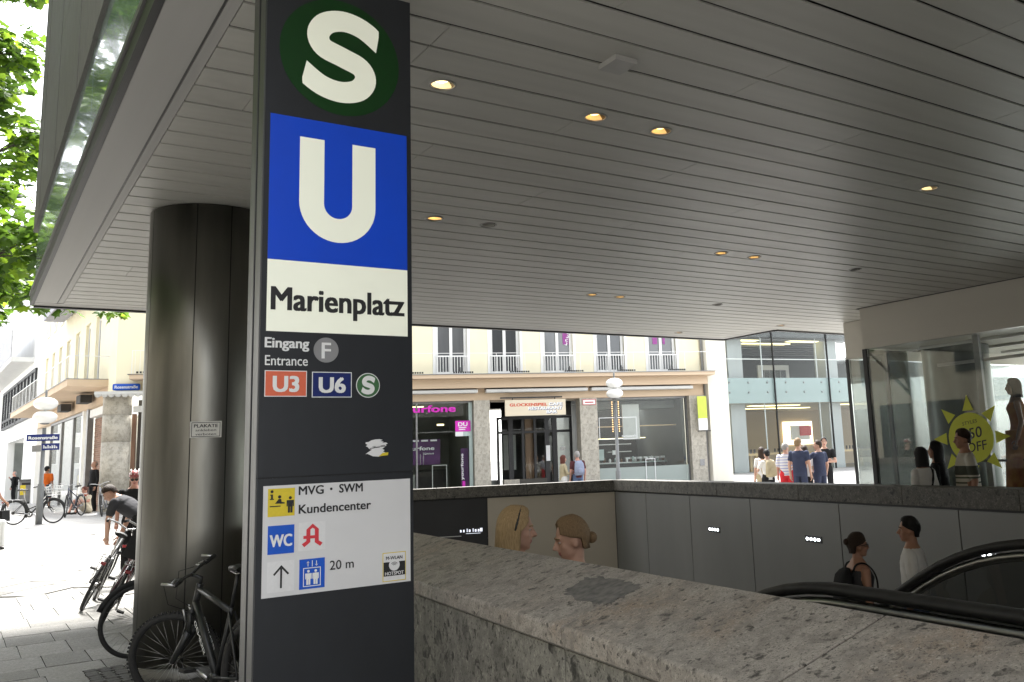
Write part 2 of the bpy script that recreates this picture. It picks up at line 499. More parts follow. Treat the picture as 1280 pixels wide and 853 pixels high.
# left-hand edge: black trim, glass strip, stone cladding panels
sb('edge_trim', BLACK, .655, .700, -9.0, 14.46, 3.975, 4.10)
sb('edge_trim', STEEL_DK, .640, .668, -9.0, 14.44, 4.10, 4.15)
yy = -9.0
while yy < 14.3:
    y1 = min(yy + 2.42, 14.36)
    sb('glass_panel', STRIP_GLASS, .690, .712, yy + .006, y1 - .006, 4.152, 5.06); yy += 2.42
for zz in (5.07, 6.62, 8.17, 9.72):
    yy = -9.0; k = 0
    while yy < 14.6:
        y1 = min(yy + 1.2, 14.78)
        sb('cladding_panel', FACADE_STONE, .66 - .004 * (k % 2), .75, yy + .004, y1 - .004, zz, zz + 1.54); yy += 1.2; k += 1
sb('cladding_return', FACADE_STONE, .665, 13.0, 14.72, 14.78, 5.08, 11.2)
# far edge trims
sb('edge_trim', BLACK, .70, 13.36, 14.44, 14.52, 3.955, 4.10)
sb('edge_trim', BLACK, 13.30, 13.36, 12.94, 14.438, 3.955, 4.10)
sb('edge_trim', BLACK, 13.362, 17.5, 12.90, 12.97, 3.955, 4.10)
sb('edge_band', CEIL_BAND, .75, 13.2, 14.525, 14.72, 4.105, 5.07)
# soffit border bands (left and far) and groove
sb('border_band', CEIL_BAND, .702, .950, -9.0, 14.18, 3.978, 4.03)
sb('border_band', CEIL_BAND, .702, 13.298, 14.20, 14.436, 3.978, 4.03)
sb('border_band', CEIL_BAND, 13.08, 13.298, 12.95, 14.196, 3.979, 4.03)
sb('border_groove', STEEL_DK, .953, .965, -9.0, 14.17, 3.984, 4.03)
sb('border_strip', CEIL_BAND, .968, 1.03, -9.0, 14.17, 3.9795, 4.03)
LIGHTS = [(2.341, 4.967, 2), (3.502, 4.967, 1), (4.086, 4.967, 1), (7.289, 4.967, 2), (3.642, 7.945, 1), (4.224, 7.945, 0), (7.369, 7.945, 1), (7.918, 7.945, 1), (9.801, 7.945, 0),
          (7.497, 10.92, 1), (8.008, 10.92, 1), (9.969, 10.92, 0), (11.6, 13.9, 1), (12.95, 12.41, 1)]
def hole_plate(cx, cy, hx, hy, r):
    """square plate with a round hole"""
    n = 32; mbx = MB(); out = []; inn = []
    ca_ = math.atan2(hy, hx); corner = [ca_, math.pi - ca_, math.pi + ca_, 2 * math.pi - ca_]
    angs = [2 * math.pi * k / n for k in range(n)]
    for c0 in corner:                                   # let four samples fall exactly on the corners
        k = min(range(n), key=lambda i_: abs(angs[i_] - c0)); angs[k] = c0
    for a in angs:
        c, s = math.cos(a), math.sin(a); q = 1 / max(abs(c) / hx, abs(s) / hy)
        out.append((cx + c * q, cy + s * q, 3.979)); inn.append((cx + c * r, cy + s * r, 3.979))
    up = [(p[0], p[1], 4.03) for p in inn]
    fs = [(k, (k + 1) % n, n + (k + 1) % n, n + k) for k in range(n)] + [(n + k, n + (k + 1) % n, 2 * n + (k + 1) % n, 2 * n + k) for k in range(n)]
    mbx.add(out + inn + up, fs, CEIL); mbx.add(out + [(p[0], p[1], 3.990) for p in out], [(k, (k + 1) % n, n + (k + 1) % n, n + k) for k in range(n)], CEIL)
    return mbx
pitch = .2968; y0 = 4.207 - 16 * pitch; rnd = random.Random(11)
nrow = 0
while y0 + nrow * pitch < 14.18:
    ya = y0 + nrow * pitch; yb = min(ya + pitch, 14.195); cy = (ya + yb) / 2
    g = .012 if nrow % 2 else .024
    xend = 13.07 if ya > 12.90 else (17.4 if ya > 10.3 else 12.76)
    cuts = [1.035]; x = 1.035 + (nrow // 2 * 1.37 % 3.4) + .25
    while x < xend - .5:
        if not any(ya < l[1] < yb and abs(l[0] - x) < .3 for l in LIGHTS): cuts.append(x)
        x += 3.45
    cuts.append(xend)
    ls = sorted(l for l in LIGHTS if ya < l[1] < yb)
    for a, b in zip(cuts, cuts[1:]):
        xa, xb = a + (.0025 if a > 1.04 else 0), b - .0025
        inside = [l for l in ls if xa + .13 < l[0] < xb - .13]
        st = xa
        for l in inside:
            sb('ceiling_panel', CEIL, st, l[0] - .12, ya + g, yb - g / 2, 3.979, 3.990)
            hole_plate(l[0], cy + g / 4, .12, (yb - ya - 1.5 * g) / 2, .076).build('ceiling_panel', store, world=True)
            st = l[0] + .12
        sb('ceiling_panel', CEIL, st, xb, ya + g, yb - g / 2, 3.979, 3.990)
    nrow += 1
sb('inspection_box', CEIL_BAND, 3.03, 3.19, 4.06, 4.24, 3.945, 3.978)
# lower fascias over the shop
for nm, x0_, x1_, y0_, y1_ in (('fascia', 12.76, 13.1, -5.4, 10.33), ('fascia', 13.105, 13.95, 10.05, 10.331), ('fascia', 13.955, 14.3, 10.33, 11.72)):
    sb(nm, mat('beige_fascia', (.56, .53, .47), .5, nz=(1.2, .05), bump=(150, .04)), x0_, x1_, y0_, y1_, 3.262, 3.972)
sb('shadow_gap', BLACK, 12.72, 13.0, -5.4, 10.36, 3.9735, 3.9785)
# ceiling downlights -----------------------------------------------------------------
RING = mat('lamp_ring', (.33, .32, .30), .4, .6, nz=(8, .1)); CAN = mat('lamp_can', (.03, .028, .025), .5, nz=(8, .1))
DEAD = mat('dead_lamp', (.06, .055, .05), .3, nz=(8, .1))
lab = {2: 'brightly lit', 1: 'warm glowing', 0: 'unlit'}
where = {0: 'first in the row past the blue U sign', 1: 'left of a close pair', 2: 'right of a close pair', 3: 'single lamp near the shop fascia', 4: 'beside an unlit fitting',
         5: 'next to a glowing one', 6: 'left of a close pair above the parapet corner', 7: 'right of a close pair above the parapet corner', 8: 'nearest the beige shop fascia',
         9: 'left of the pair near the yellow facade', 10: 'right of the pair near the yellow facade', 11: 'alone between two rows near the yellow facade', 12: 'at the far soffit edge', 13: 'by the notch in the soffit edge'}
for i, (lx, ly, st) in enumerate(LIGHTS):
    t = thing('ceiling_light', f'{lab[st]} round recessed soffit lamp, {where[i]}', 'lamp', (lx, ly, 3.978), group='recessed lamps in the slatted soffit')
    a = MB(); a.lathe(RING, [(.073, .004), (.073, -.006), (.080, -.008), (.088, -.004), (.088, .0005)], 28); a.build('trim_ring', t)
    a = MB(); a.lathe(CAN, [(.0725, .0), (.070, .045), (.0, .046)], 24); a.build('lamp_can', t)
    a = MB(); a.lathe({2: WARM_HOT, 1: WARM, 0: DEAD}[st], [(.0, -.002), (.030, .0), (.047, .008), (.050, .02)], 20, c=(-.008, .0, .022)); a.build('lamp', t)

# ================================================================ steel-clad column
col = thing('round_column', 'thick round column clad in dull brushed steel sheets behind the station sign', 'column', (1.79, 8.80, 0))
RC = .515
mb = MB(); mb.lathe(DARKGAP, [(RC - .02, 0), (RC - .02, 3.975)], 48); mb.build('core', col)
seams = [-168, -114.5, -83, -30, 30, 90, 140]
for k in range(len(seams)):
    a0 = R(seams[k] + .45); a1 = R((seams + [seams[0] + 360])[k + 1] - .45)
    mb = MB(); mb.lathe(STEEL, [(RC - .015, .10), (RC, .102), (RC, 1.2), (RC, 2.4), (RC, 3.965), (RC - .015, 3.967)], 14, a0=a0, a1=a1)
    mb.build('steel_sheet', col)
mb = MB(); mb.lathe(STEEL_DK, [(RC + .004, 0.0), (RC + .004, .095), (RC - .018, .098)], 48); mb.build('base_ring', col)
# notice on the column
NOTE = mat('notice_white', (.62, .61, .57), .5, nz=(20, .06)); INK = mat('black_ink', (.015, .015, .016), .5, nz=(30, .1))
# ================================================================ station sign pylon
SX0, SX1, SY = .971, 1.627, 3.80
SGREEN = mat('sign_green', '08380f', .34, nz=(3, .06)); SBLUE = mat('sign_blue', '0a3cb0', .34, nz=(3, .05), emit=((.004, .05, .45), .05))
SWHITE = mat('sign_white', (.80, .82, .71), .32, nz=(2, .03), coat=.3, emit=((.80, .82, .68), .055)); PLATE = mat('info_plate_grey', (.68, .68, .69), .40, nz=(2, .03))
PWHITE = mat('print_white', (.78, .79, .79), .4, nz=(8, .03)); SORANGE = mat('line_orange', 'd9694b', .4, nz=(8, .04)); SNAVY = mat('line_navy', '0a1f63', .4, nz=(8, .04))
SGREEN2 = mat('line_green', '3f6b43', .4, nz=(8, .04)); PGREY = mat('badge_grey', '8a8a8c', .4, nz=(8, .04)); PYELL = mat('pictogram_yellow', 'd9c233', .4, nz=(8, .04))
PBLUE = mat('pictogram_blue', '0f55c4', .4, nz=(8, .04)); PRED = mat('pharmacy_red', 'd23a44', .4, nz=(8, .04)); PPALE = mat('pictogram_pale', (.74, .74, .75), .4, nz=(8, .03))
sign = thing('station_sign', 'tall anthracite sign pylon with a green S disc over a blue U panel', 'sign', (1.30, 3.90, 0))
def gb(name, m, *a): return ubox(name, m, *a, parent=sign, world=True)
gb('upper_panel', ANTHR, SX0, SX1, SY, SY + .09, 1.6165, 3.81)
gb('lower_panel', ANTHR, SX0, SX1, SY, SY + .09, 0.0, 1.6115)
gb('joint', BLACK, SX0 + .003, SX1 - .003, SY + .006, SY + .09, 1.6105, 1.6175)
gb('side_profile', ALU, SX0 - .0035, SX0 - .0005, SY + .012, SY + .088, 0.0, 3.808)
gb('side_gap', BLACK, SX0 + .002, SX1 - .002, SY + .0905, SY + .115, 0.0, 3.806)
gb('rear_panel', ANTHR, SX0, SX1, SY + .1155, SY + .20, 0.0, 3.81)
gb('side_profile', ALU, SX0 - .0035, SX0 - .0005, SY + .118, SY + .198, 0.0, 3.808)
XD, UD = (1, 0, 0), (0, 0, 1)
SO = Vector(sign.location)
def P(x, z, d=.002): return Vector((x, SY - d, z)) - SO
def TT(x, z, d): return Matrix.Translation(P(x, z, d)) @ Matrix(((1, 0, 0, 0), (0, 0, -1, 0), (0, 1, 0, 0), (0, 0, 0, 1)))
def face(name, m, pts, d, parent=None):
    mb = MB(); T = TT(0, 0, d)
    mb.add([T @ Vector((p[0], p[1], 0)) for p in pts], [tuple(range(len(pts)))], m)
    return mb.build(name, sign if parent is None else parent)
def plate(name, m, x0, x1, z0, z1, d=.003):
    return gb(name, m, x0, x1, SY - d, SY - .0003, z0, z1)
def disc(name, m, cx, cz, r, d, n=48): return face(name, m, [(cx + r * math.cos(2 * math.pi * k / n), cz + r * math.sin(2 * math.pi * k / n)) for k in range(n)], d)
def ribbon(name, m, pts, w, d):
    """constant-width stroke along a centre line; w may vary along it"""
    mb = MB(); T = TT(0, 0, d); n = len(pts); L = []; Rr = []
    ws = w if isinstance(w, list) else [w] * n
    for i in range(n):
        a = Vector(pts[max(0, i - 1)]); b = Vector(pts[min(n - 1, i + 1)]); t = (b - a).normalized(); nn = Vector((-t.y, t.x))
        L.append(T @ Vector((*(Vector(pts[i]) + nn * ws[i] / 2), 0))); Rr.append(T @ Vector((*(Vector(pts[i]) - nn * ws[i] / 2), 0)))
    mb.add(L + Rr, [(n + i, n + i + 1, i + 1, i) for i in range(n - 1)], m)
    return mb.build(name, sign)
def s_glyph(cx, cz, W_, H_):
    """smooth S spine from Catmull-Rom points; cut vertically at both ends"""
    c = [(.66, .26), (.34, .425), (.02, .475), (-.26, .40), (-.385, .235), (-.30, .075), (0, -.01), (.30, -.10), (.385, -.255), (.26, -.41), (-.02, -.475), (-.34, -.425), (-.66, -.26)]
    out = []
    for i in range(len(c) - 1):
        p0, p1, p2, p3 = [Vector(c[max(0, min(len(c) - 1, i + k))]) for k in (-1, 0, 1, 2)]
        for q in range(6):
            t = q / 6
            v = .5 * ((2 * p1) + (-p0 + p2) * t + (2 * p0 - 5 * p1 + 4 * p2 - p3) * t * t + (-p0 + 3 * p1 - 3 * p2 + p3) * t ** 3)
            out.append((cx + v.x * W_, cz + v.y * H_))
    out.append((cx + c[-1][0] * W_, cz + c[-1][1] * H_))
    return out
disc('s_disc', SGREEN, 1.297, 3.457, .272, .0015)
def s_letter(name, m, cx, cz, W_, H_, sw, d):
    pts = s_glyph(cx, cz, W_ - sw * .95, H_ - sw)
    o = ribbon(name, m, pts, sw, d)
    me = o.data
    xr, xl = cx + W_ * .455, cx - W_ * .47
    for v in me.vertices:                      # vertical terminals as on the emblem
        x = v.co.x + SO.x
        if x > xr and v.co.z + SO.z > cz: v.co.x = xr - SO.x
        if x < xl and v.co.z + SO.z < cz: v.co.x = xl - SO.x
    return o
s_letter('s_letter', SWHITE, 1.300, 3.462, .375, .455, .098, .003)
plate('u_panel', SBLUE, .993, 1.605, 2.506, 3.140, .002)
plate('name_panel', SWHITE, .993, 1.605, 2.205, 2.5055, .002)
upts = [(1.118, 3.056), (1.118, 2.770)] + [(1.2865 - .1685 * math.cos(a), 2.770 - .1685 * math.sin(a)) for a in [math.pi * k / 24 for k in range(1, 24)]] + [(1.455, 2.770), (1.455, 3.056), (1.349, 3.056), (1.349, 2.770)] \
    + [(1.2865 + .0625 * math.cos(a), 2.770 - .0625 * math.sin(a)) for a in [math.pi * k / 16 for k in range(1, 16)]] + [(1.224, 2.770), (1.224, 3.056)]
face('u_letter', SWHITE, upts, .0035)
text('lettering', 'Marienplatz', INK, P(1.012, 2.296, .0035), XD, UD, .574, .100, sign, bold=.028)
text('lettering', 'Eingang', PWHITE, P(.990, 2.138, .002), XD, UD, .177, .043, sign, bold=.03)
text('lettering', 'Entrance', PWHITE, P(.991, 2.065, .002), XD, UD, .172, .043, sign, bold=.008)
disc('badge', PGREY, 1.240, 2.133, .053, .002); text('lettering', 'F', PWHITE, P(1.222, 2.098, .0035), XD, UD, .036, .070, sign, bold=.02)
plate('line_badge', PWHITE, .991, 1.161, 1.937, 2.044, .0012); plate('line_badge', SORANGE, .9945, 1.1575, 1.9405, 2.0405, .002)
text('lettering', 'U3', PWHITE, P(1.026, 1.958, .0035), XD, UD, .100, .066, sign, bold=.04)
plate('line_badge', PWHITE, 1.182, 1.351, 1.934, 2.041, .0012); plate('line_badge', SNAVY, 1.1855, 1.3475, 1.9375, 2.0375, .002)
text('lettering', 'U6', PWHITE, P(1.213, 1.955, .0035), XD, UD, .108, .066, sign, bold=.04)
disc('badge', PWHITE, 1.423, 1.986, .053, .0012); disc('badge', SGREEN2, 1.423, 1.986, .0495, .002)
s_letter('s_letter', PWHITE, 1.4235, 1.987, .066, .084, .020, .0035)
# torn sticker
rs = random.Random(5)
mb = MB(); T = TT(0, 0, .0015)
tp = [(1.413, 1.744), (1.426, 1.745), (1.438, 1.752), (1.456, 1.755), (1.474, 1.756), (1.489, 1.752), (1.477, 1.748), (1.493, 1.744), (1.486, 1.740), (1.503, 1.741), (1.512, 1.736), (1.503, 1.733), (1.505, 1.727), (1.498, 1.722), (1.486, 1.714), (1.497, 1.709), (1.490, 1.703), (1.503, 1.697), (1.497, 1.687), (1.470, 1.682), (1.445, 1.684), (1.432, 1.690), (1.421, 1.695), (1.412, 1.694), (1.422, 1.701), (1.430, 1.706), (1.440, 1.712), (1.428, 1.716), (1.421, 1.724), (1.413, 1.727), (1.421, 1.733), (1.412, 1.738)]
mb.add([T @ Vector((1.463 + (x_ - 1.463) * rr_, 1.714 + (z_ - 1.714) * rr_, 0)) for x_, z_, rr_ in [(a, b, 1.0) for a, b in tp]], [tuple(range(len(tp)))], PPALE)
mb.add([T @ Vector(p) for p in ((1.470, 1.683, .0006), (1.512, 1.687, .0006), (1.514, 1.699, .0006), (1.488, 1.697, .0006))], [(0, 1, 2, 3)], PYELL)
for (x0, x1, z0, z1) in ((1.430, 1.452, 1.716, 1.719), (1.446, 1.476, 1.7185, 1.7225), (1.470, 1.503, 1.722, 1.7245), (1.478, 1.500, 1.7265, 1.7285), (1.440, 1.458, 1.7235, 1.7250)):
    mb.add([T @ Vector(p) for p in ((x0, z0, .0006), (x1, z0 + .002, .0006), (x1 - .003, z1 + .002, .0006), (x0 + .002, z1, .0006))], [(0, 1, 2, 3)], INK)
mb.build('torn_sticker', sign)
# information plate
plate('info_plate', PLATE, .995, 1.612, 1.154, 1.583, .002)
D = .0032; D2 = .0042
def picto(m, x0, x1, z0, z1): return plate('pictogram', m, x0, x1, z0, z1, D)
picto(PYELL, 1.013, 1.118, 1.462, 1.571)
def man(mb, cx, z0, h, m, d):
    T = TT(0, 0, d); u = h / 10
    def q(pts): mb.add([T @ Vector((cx + a * u, z0 + b * u, 0)) for a, b in pts], [tuple(range(len(pts)))], m)
    n = 14; q([(math.cos(6.283 * k / n) * .95, 9 + .95 * math.sin(6.283 * k / n)) for k in range(n)])
    q([(-2.2, 7.6), (-2.2, 3.8), (-1.55, 3.8), (-1.45, 6.5), (-1.4, 0), (-.1, 0), (-.1, 3.6), (.1, 3.6), (.1, 0), (1.4, 0), (1.45, 6.5), (1.55, 3.8), (2.2, 3.8), (2.2, 7.6)])
mb = MB(); man(mb, 1.100, 1.474, .065, INK, D2); T = TT(0, 0, D2)
def q(mb, m, pts, d=D2):
    T = TT(0, 0, d); mb.add([T @ Vector((a, b, 0)) for a, b in pts], [tuple(range(len(pts)))], m)
def circ(cx, cz, r, n=14): return [(cx + r * math.cos(6.2832 * k / n), cz + r * math.sin(6.2832 * k / n)) for k in range(n)]
q(mb, INK, [(1.020, 1.504), (1.062, 1.504), (1.062, 1.500), (1.020, 1.500)]); q(mb, INK, circ(1.058, 1.538, .0065))
q(mb, INK, [(1.040, 1.512), (1.054, 1.530), (1.064, 1.530), (1.066, 1.518), (1.078, 1.516), (1.078, 1.511), (1.062, 1.511), (1.058, 1.512)])
q(mb, INK, circ(1.028, 1.560, .006)); q(mb, INK, [(1.021, 1.549), (1.032, 1.549), (1.032, 1.532), (1.036, 1.532), (1.036, 1.528), (1.020, 1.528), (1.020, 1.532), (1.024, 1.532), (1.024, 1.545), (1.021, 1.545)])
mb.build('pictogram_figures', sign)
text('lettering', 'MVG', INK, P(1.134, 1.541, D), XD, UD, .100, .036, sign, bold=.022); text('lettering', 'SWM', INK, P(1.300, 1.541, D), XD, UD, .099, .036, sign, bold=.022)
mb = MB(); q(mb, INK, circ(1.266, 1.558, .0055), D); mb.build('lettering', sign)
text('lettering', 'Kundencenter', INK, P(1.135, 1.467, D), XD, UD, .300, .037, sign, bold=.022)
picto(PBLUE, 1.015, 1.118, 1.317, 1.427); text('lettering', 'WC', PWHITE, P(1.024, 1.346, D2), XD, UD, .084, .048, sign, bold=.03)
picto(PPALE, 1.136, 1.243, 1.320, 1.431)
mb = MB(); q(mb, PRED, [(1.150, 1.345), (1.158, 1.336), (1.176, 1.356), (1.176, 1.364), (1.168, 1.372), (1.168, 1.412), (1.190, 1.425), (1.192, 1.410), (1.180, 1.402), (1.180, 1.372), (1.176, 1.352)])
mb = MB()
for pts in ([(1.148, 1.346), (1.158, 1.334), (1.182, 1.352), (1.182, 1.402), (1.166, 1.402), (1.166, 1.378), (1.154, 1.378), (1.154, 1.366), (1.166, 1.366), (1.166, 1.358)],
            [(1.166, 1.402), (1.191, 1.424), (1.216, 1.402), (1.200, 1.402), (1.191, 1.408), (1.182, 1.402)], [(1.200, 1.402), (1.216, 1.402), (1.216, 1.356), (1.232, 1.346), (1.222, 1.334), (1.200, 1.350)],
            [(1.182, 1.378), (1.200, 1.378), (1.200, 1.366), (1.182, 1.366)]): q(mb, PRED, pts)
mb.build('pharmacy_mark', sign)
picto(PPALE, 1.015, 1.120, 1.172, 1.289)
mb = MB()
for pts in ([(1.065, 1.186), (1.0725, 1.186), (1.0725, 1.262), (1.065, 1.262)], [(1.0375, 1.240), (1.043, 1.235), (1.069, 1.263), (1.069, 1.274)], [(1.100, 1.240), (1.0945, 1.235), (1.069, 1.263), (1.069, 1.274)]): q(mb, INK, pts)
mb.build('arrow', sign)
picto(PBLUE, 1.140, 1.242, 1.171, 1.287)
mb = MB()
for a in ((1.155, 1.158, 1.180, 1.253), (1.2225, 1.2255, 1.180, 1.253), (1.158, 1.2225, 1.180, 1.183), (1.158, 1.2225, 1.250, 1.253), (1.1895, 1.1925, 1.256, 1.280)): q(mb, PWHITE, [(a[0], a[2]), (a[1], a[2]), (a[1], a[3]), (a[0], a[3])])
man(mb, 1.176, 1.187, .058, PWHITE, D2); man(mb, 1.205, 1.187, .058, PWHITE, D2); q(mb, PWHITE, [(1.195, 1.206), (1.215, 1.206), (1.209, 1.232), (1.201, 1.232)], D2 + .0005)
for cx, s_ in ((1.174, 1), (1.208, -1)):
    zc = 1.268; q(mb, PWHITE, [(cx - .0015, zc - .010), (cx + .0015, zc - .010), (cx + .0015, zc + .010), (cx - .0015, zc + .010)])
    q(mb, PWHITE, [(cx - .007, zc + s_ * .002), (cx, zc + s_ * .011), (cx + .007, zc + s_ * .002), (cx, zc + s_ * .006)])
mb.build('pictogram_figures', sign)
text('lettering', '20 m', INK, P(1.263, 1.235, D), XD, UD, .099, .038, sign, bold=.008)
plate('hotspot_label', PYELL, 1.487, 1.590, 1.162, 1.280, .0028); plate('hotspot_label', PPALE, 1.490, 1.587, 1.165, 1.277, D)
mb = MB(); q(mb, INK, [(1.4905, 1.184), (1.5865, 1.184), (1.5865, 1.241), (1.4905, 1.241)], D2); q(mb, PPALE, circ(1.538, 1.228, .024, 24), D2 + .0004)
for r0 in (.006, .011, .016):
    pts = [(1.538 + r0 * math.cos(a), 1.222 + r0 * math.sin(a)) for a in [R(40 + 10 * k) for k in range(11)]] + [(1.538 + (r0 + .0022) * math.cos(a), 1.222 + (r0 + .0022) * math.sin(a)) for a in [R(140 - 10 * k) for k in range(11)]]
    q(mb, INK, pts, D2 + .0008)
mb.build('hotspot_label', sign)
text('lettering', 'M-WLAN', INK, P(1.502, 1.251, D2), XD, UD, .072, .014, sign, bold=.02); text('lettering', 'HOTSPOT', PPALE, P(1.497, 1.188, D2 + .0004), XD, UD, .082, .014, sign, bold=.02)
# notice stuck to the column: stands 3 mm off the steel, facing the walkway
na = R(-101); nx, ny = math.cos(na), math.sin(na)
nt_ = thing('column_notice', 'small white framed notice reading PLAKATE on the steel column', 'notice', (1.79 + nx * (RC + .0065), 8.80 + ny * (RC + .0065), 2.0), na + math.pi / 2)
mb = MB(); mb.box(NOTE, -.122, .122, -.004, .004, -.068, .068); mb.build('plate', nt_)
mb = MB()
for a in ((-.112, .112, .056, .061), (-.112, .112, -.061, -.056), (-.112, -.107, -.056, .056), (.107, .112, -.056, .056)): mb.box(INK, a[0], a[1], -.0052, -.0042, a[2], a[3])
mb.build('border', nt_)
text('lettering', 'PLAKATE', INK, (-.092, -.0052, .018), XD, UD, .184, .028, nt_, bold=.03); text('lettering', 'ankleben', INK, (-.080, -.0052, -.014), XD, UD, .160, .020, nt_, bold=.01); text('lettering', 'verboten', INK, (-.080, -.0052, -.048), XD, UD, .160, .020, nt_, bold=.01)
# ================================================================ stairwell: near granite parapet
near = thing('near_parapet', 'low wall of rough speckled granite with wide sloping coping slabs beside the sign', 'wall', W(1.0, -.2))
NO = Vector(near.location)
def wbox(mb, m, s0, s1, pts):
    """cross-section pts (offset, z) swept from s0 to s1 along the near parapet"""
    n = len(pts); vs = [W(s0, o, z) - NO for o, z in pts] + [W(s1, o, z) - NO for o, z in pts]
    fs = [tuple(range(n)), tuple(range(2 * n - 1, n - 1, -1))] + [(a, n + a, n + (a + 1) % n, (a + 1) % n) for a in range(n)]
    mb.add(vs, fs, m)
joints = [-5.0, -3.2, -1.92, -.72, .33, 1.66, 3.2, 4.75, 6.3, 7.85, 9.4, 10.95, 12.5, 14.0, 15.5, 17.0, 18.0]
for a, b in zip(joints, joints[1:]):
    mb = MB()
    wbox(mb, GRAN_TOP, a + .004, b - .004, [(-.412, 1.036), (-.412, 1.092), (-.404, 1.101), (-.010, 1.221), (-.002, 1.215), (-.002, 1.04)])
    mb.build('coping_slab', near, bevel=.004)
    mb = MB(); wbox(mb, GRAN_FACE, a + .004, b - .004, [(-.400, 0.0), (-.400, 1.026), (-.30, 1.026), (-.30, 0.0)]); mb.build('facing_slab', near)
mb = MB(); wbox(mb, mat('grey_mortar', (.22, .215, .205), .9, nz=(20, .15)), -5, 18.0, [(-.396, -.02), (-.396, 1.038), (-.02, 1.038), (-.02, -.02)]); mb.build('mortar_core', near)
mb = MB(); wbox(mb, PANEL, -5, 18.0, [(-.018, -5.2), (-.018, 1.036), (-.004, 1.036), (-.004, -5.2)]); mb.build('inner_lining', near)
# rubbed dark patch on the coping, a stain with its own outline
mb = MB(); rp = random.Random(4); STAIN = mat('dark_stain', (.085, .083, .078), .85, nz=(34, .35), color2=(.19, .18, .165))
cpt = []
for k in range(90):
    a = 6.2832 * k / 90; r_ = 1 + 1.0 * math.sin(3 * a + 1) * .4 + .5 * math.sin(7 * a) * .5 + rp.uniform(-1.3, 1.0)
    ca_, sa_ = math.cos(a), math.sin(a); s_ = 0.50 + .20 * math.copysign(abs(ca_) ** .6, ca_) * (.9 + .1 * r_); o_ = -.17 + .085 * math.copysign(abs(sa_) ** .6, sa_) * (.9 + .1 * r_)
    cpt.append(W(s_ + .25 * (o_ + .17), o_, 1.1 + (o_ + .404) * (.12 / .394) + .0022) - NO)
mb.add(cpt, [tuple(range(90))], STAIN); mb.build('stain', near)

# far parapets: back wall and right-hand wall --------------------------------------
def far_wall(name, label, A, Bp, cuts, joints_c, mats, cat_first=False):
    t = thing(name, label, 'wall', A, math.atan2((Bp - A).y, (Bp - A).x))
    L = (Bp - A).length
    side = 1
    for a, b in zip(joints_c, joints_c[1:]):
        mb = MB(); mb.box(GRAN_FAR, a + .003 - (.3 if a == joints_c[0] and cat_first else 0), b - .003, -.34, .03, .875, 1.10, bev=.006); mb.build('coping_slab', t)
    for (a, b), m in zip(zip(cuts, cuts[1:]), mats):
        ubox('wall_panel', m, a + .009, b - .009, -.03, .0, -5.0, .845, t)
    ubox('wall_core', DARKGAP, -.5, L + .5, -.30, -.032, -5.2, .873, t)
    ubox('shadow_gap', BLACK, 0, L, -.04, -.0315, .845, .874, t)
    return t
# local frame of each wall: x along the wall, +y into the stairwell
Lr = (RW1 - RW0).length
dirr = (RW1 - RW0).normalized()
def rw(px_y): return (px_y - RW0.y) / dirr.y
ys_r = [1.55, 3.3, 4.95, 6.52, 8.72, 11.0, 13.05, 14.9, 16.446]
rp = [rw(v) for v in ys_r]
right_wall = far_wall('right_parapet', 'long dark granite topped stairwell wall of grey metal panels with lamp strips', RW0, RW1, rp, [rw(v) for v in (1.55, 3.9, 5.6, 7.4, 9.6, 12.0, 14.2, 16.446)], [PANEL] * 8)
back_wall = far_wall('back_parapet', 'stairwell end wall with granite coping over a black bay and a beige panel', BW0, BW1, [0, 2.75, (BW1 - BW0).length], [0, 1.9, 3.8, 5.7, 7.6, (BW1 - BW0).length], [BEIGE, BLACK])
t = back_wall
mb = MB(); SIGNLIT = mat('dim_sign_white', (.75, .78, .85), .4, nz=None, emit=((.8, .85, 1), .25))
for k, (w_, h_) in enumerate(((.10, .07), (.07, .05), (.07, .05), (.03, .07), (.07, .05), (.03, .07), (.06, .05), (.06, .05))):
    mb.box(SIGNLIT, 2.86 + k * .062, 2.86 + k * .062 + w_ * .5, .0015, .004, .17, .17 + h_)
mb.box(SIGNLIT, 2.9, 3.2, .0015, .003, .135, .142); mb.build('small_lit_sign', t)
ubox('white_rail', mat('pale_rail', (.5, .5, .48), .4, nz=(9, .1)), 3.3, 5.6, .02, .05, .09, .105, t)
# LED strips on the right wall
for k, (yw, zz, n_) in enumerate(((12.2, .30, 3), (9.35, .33, 4), (6.15, .38, 4))):
    p = RW0 + dirr * rw(yw)
    t = thing('wall_light', ['four small white lamps in a strip on the stairwell wall, nearest the beige panel', 'four small white lamps in a strip on the stairwell wall, left of the couple', 'four small white lamps in a strip on the stairwell wall, above the escalator balustrade'][k], 'lamp', (p.x, p.y, zz), math.atan2(dirr.y, dirr.x), group='lamp strips on the stairwell wall')
    ubox('housing', BLACK, -.20, .20, .001, .012, -.045, .045, t)
    for q_ in range(4):
        mb = MB(); mb.ball(LED, (-.14 + .093 * q_, .016, 0), (.028, .008, .022), 6); mb.build('lamp', t)

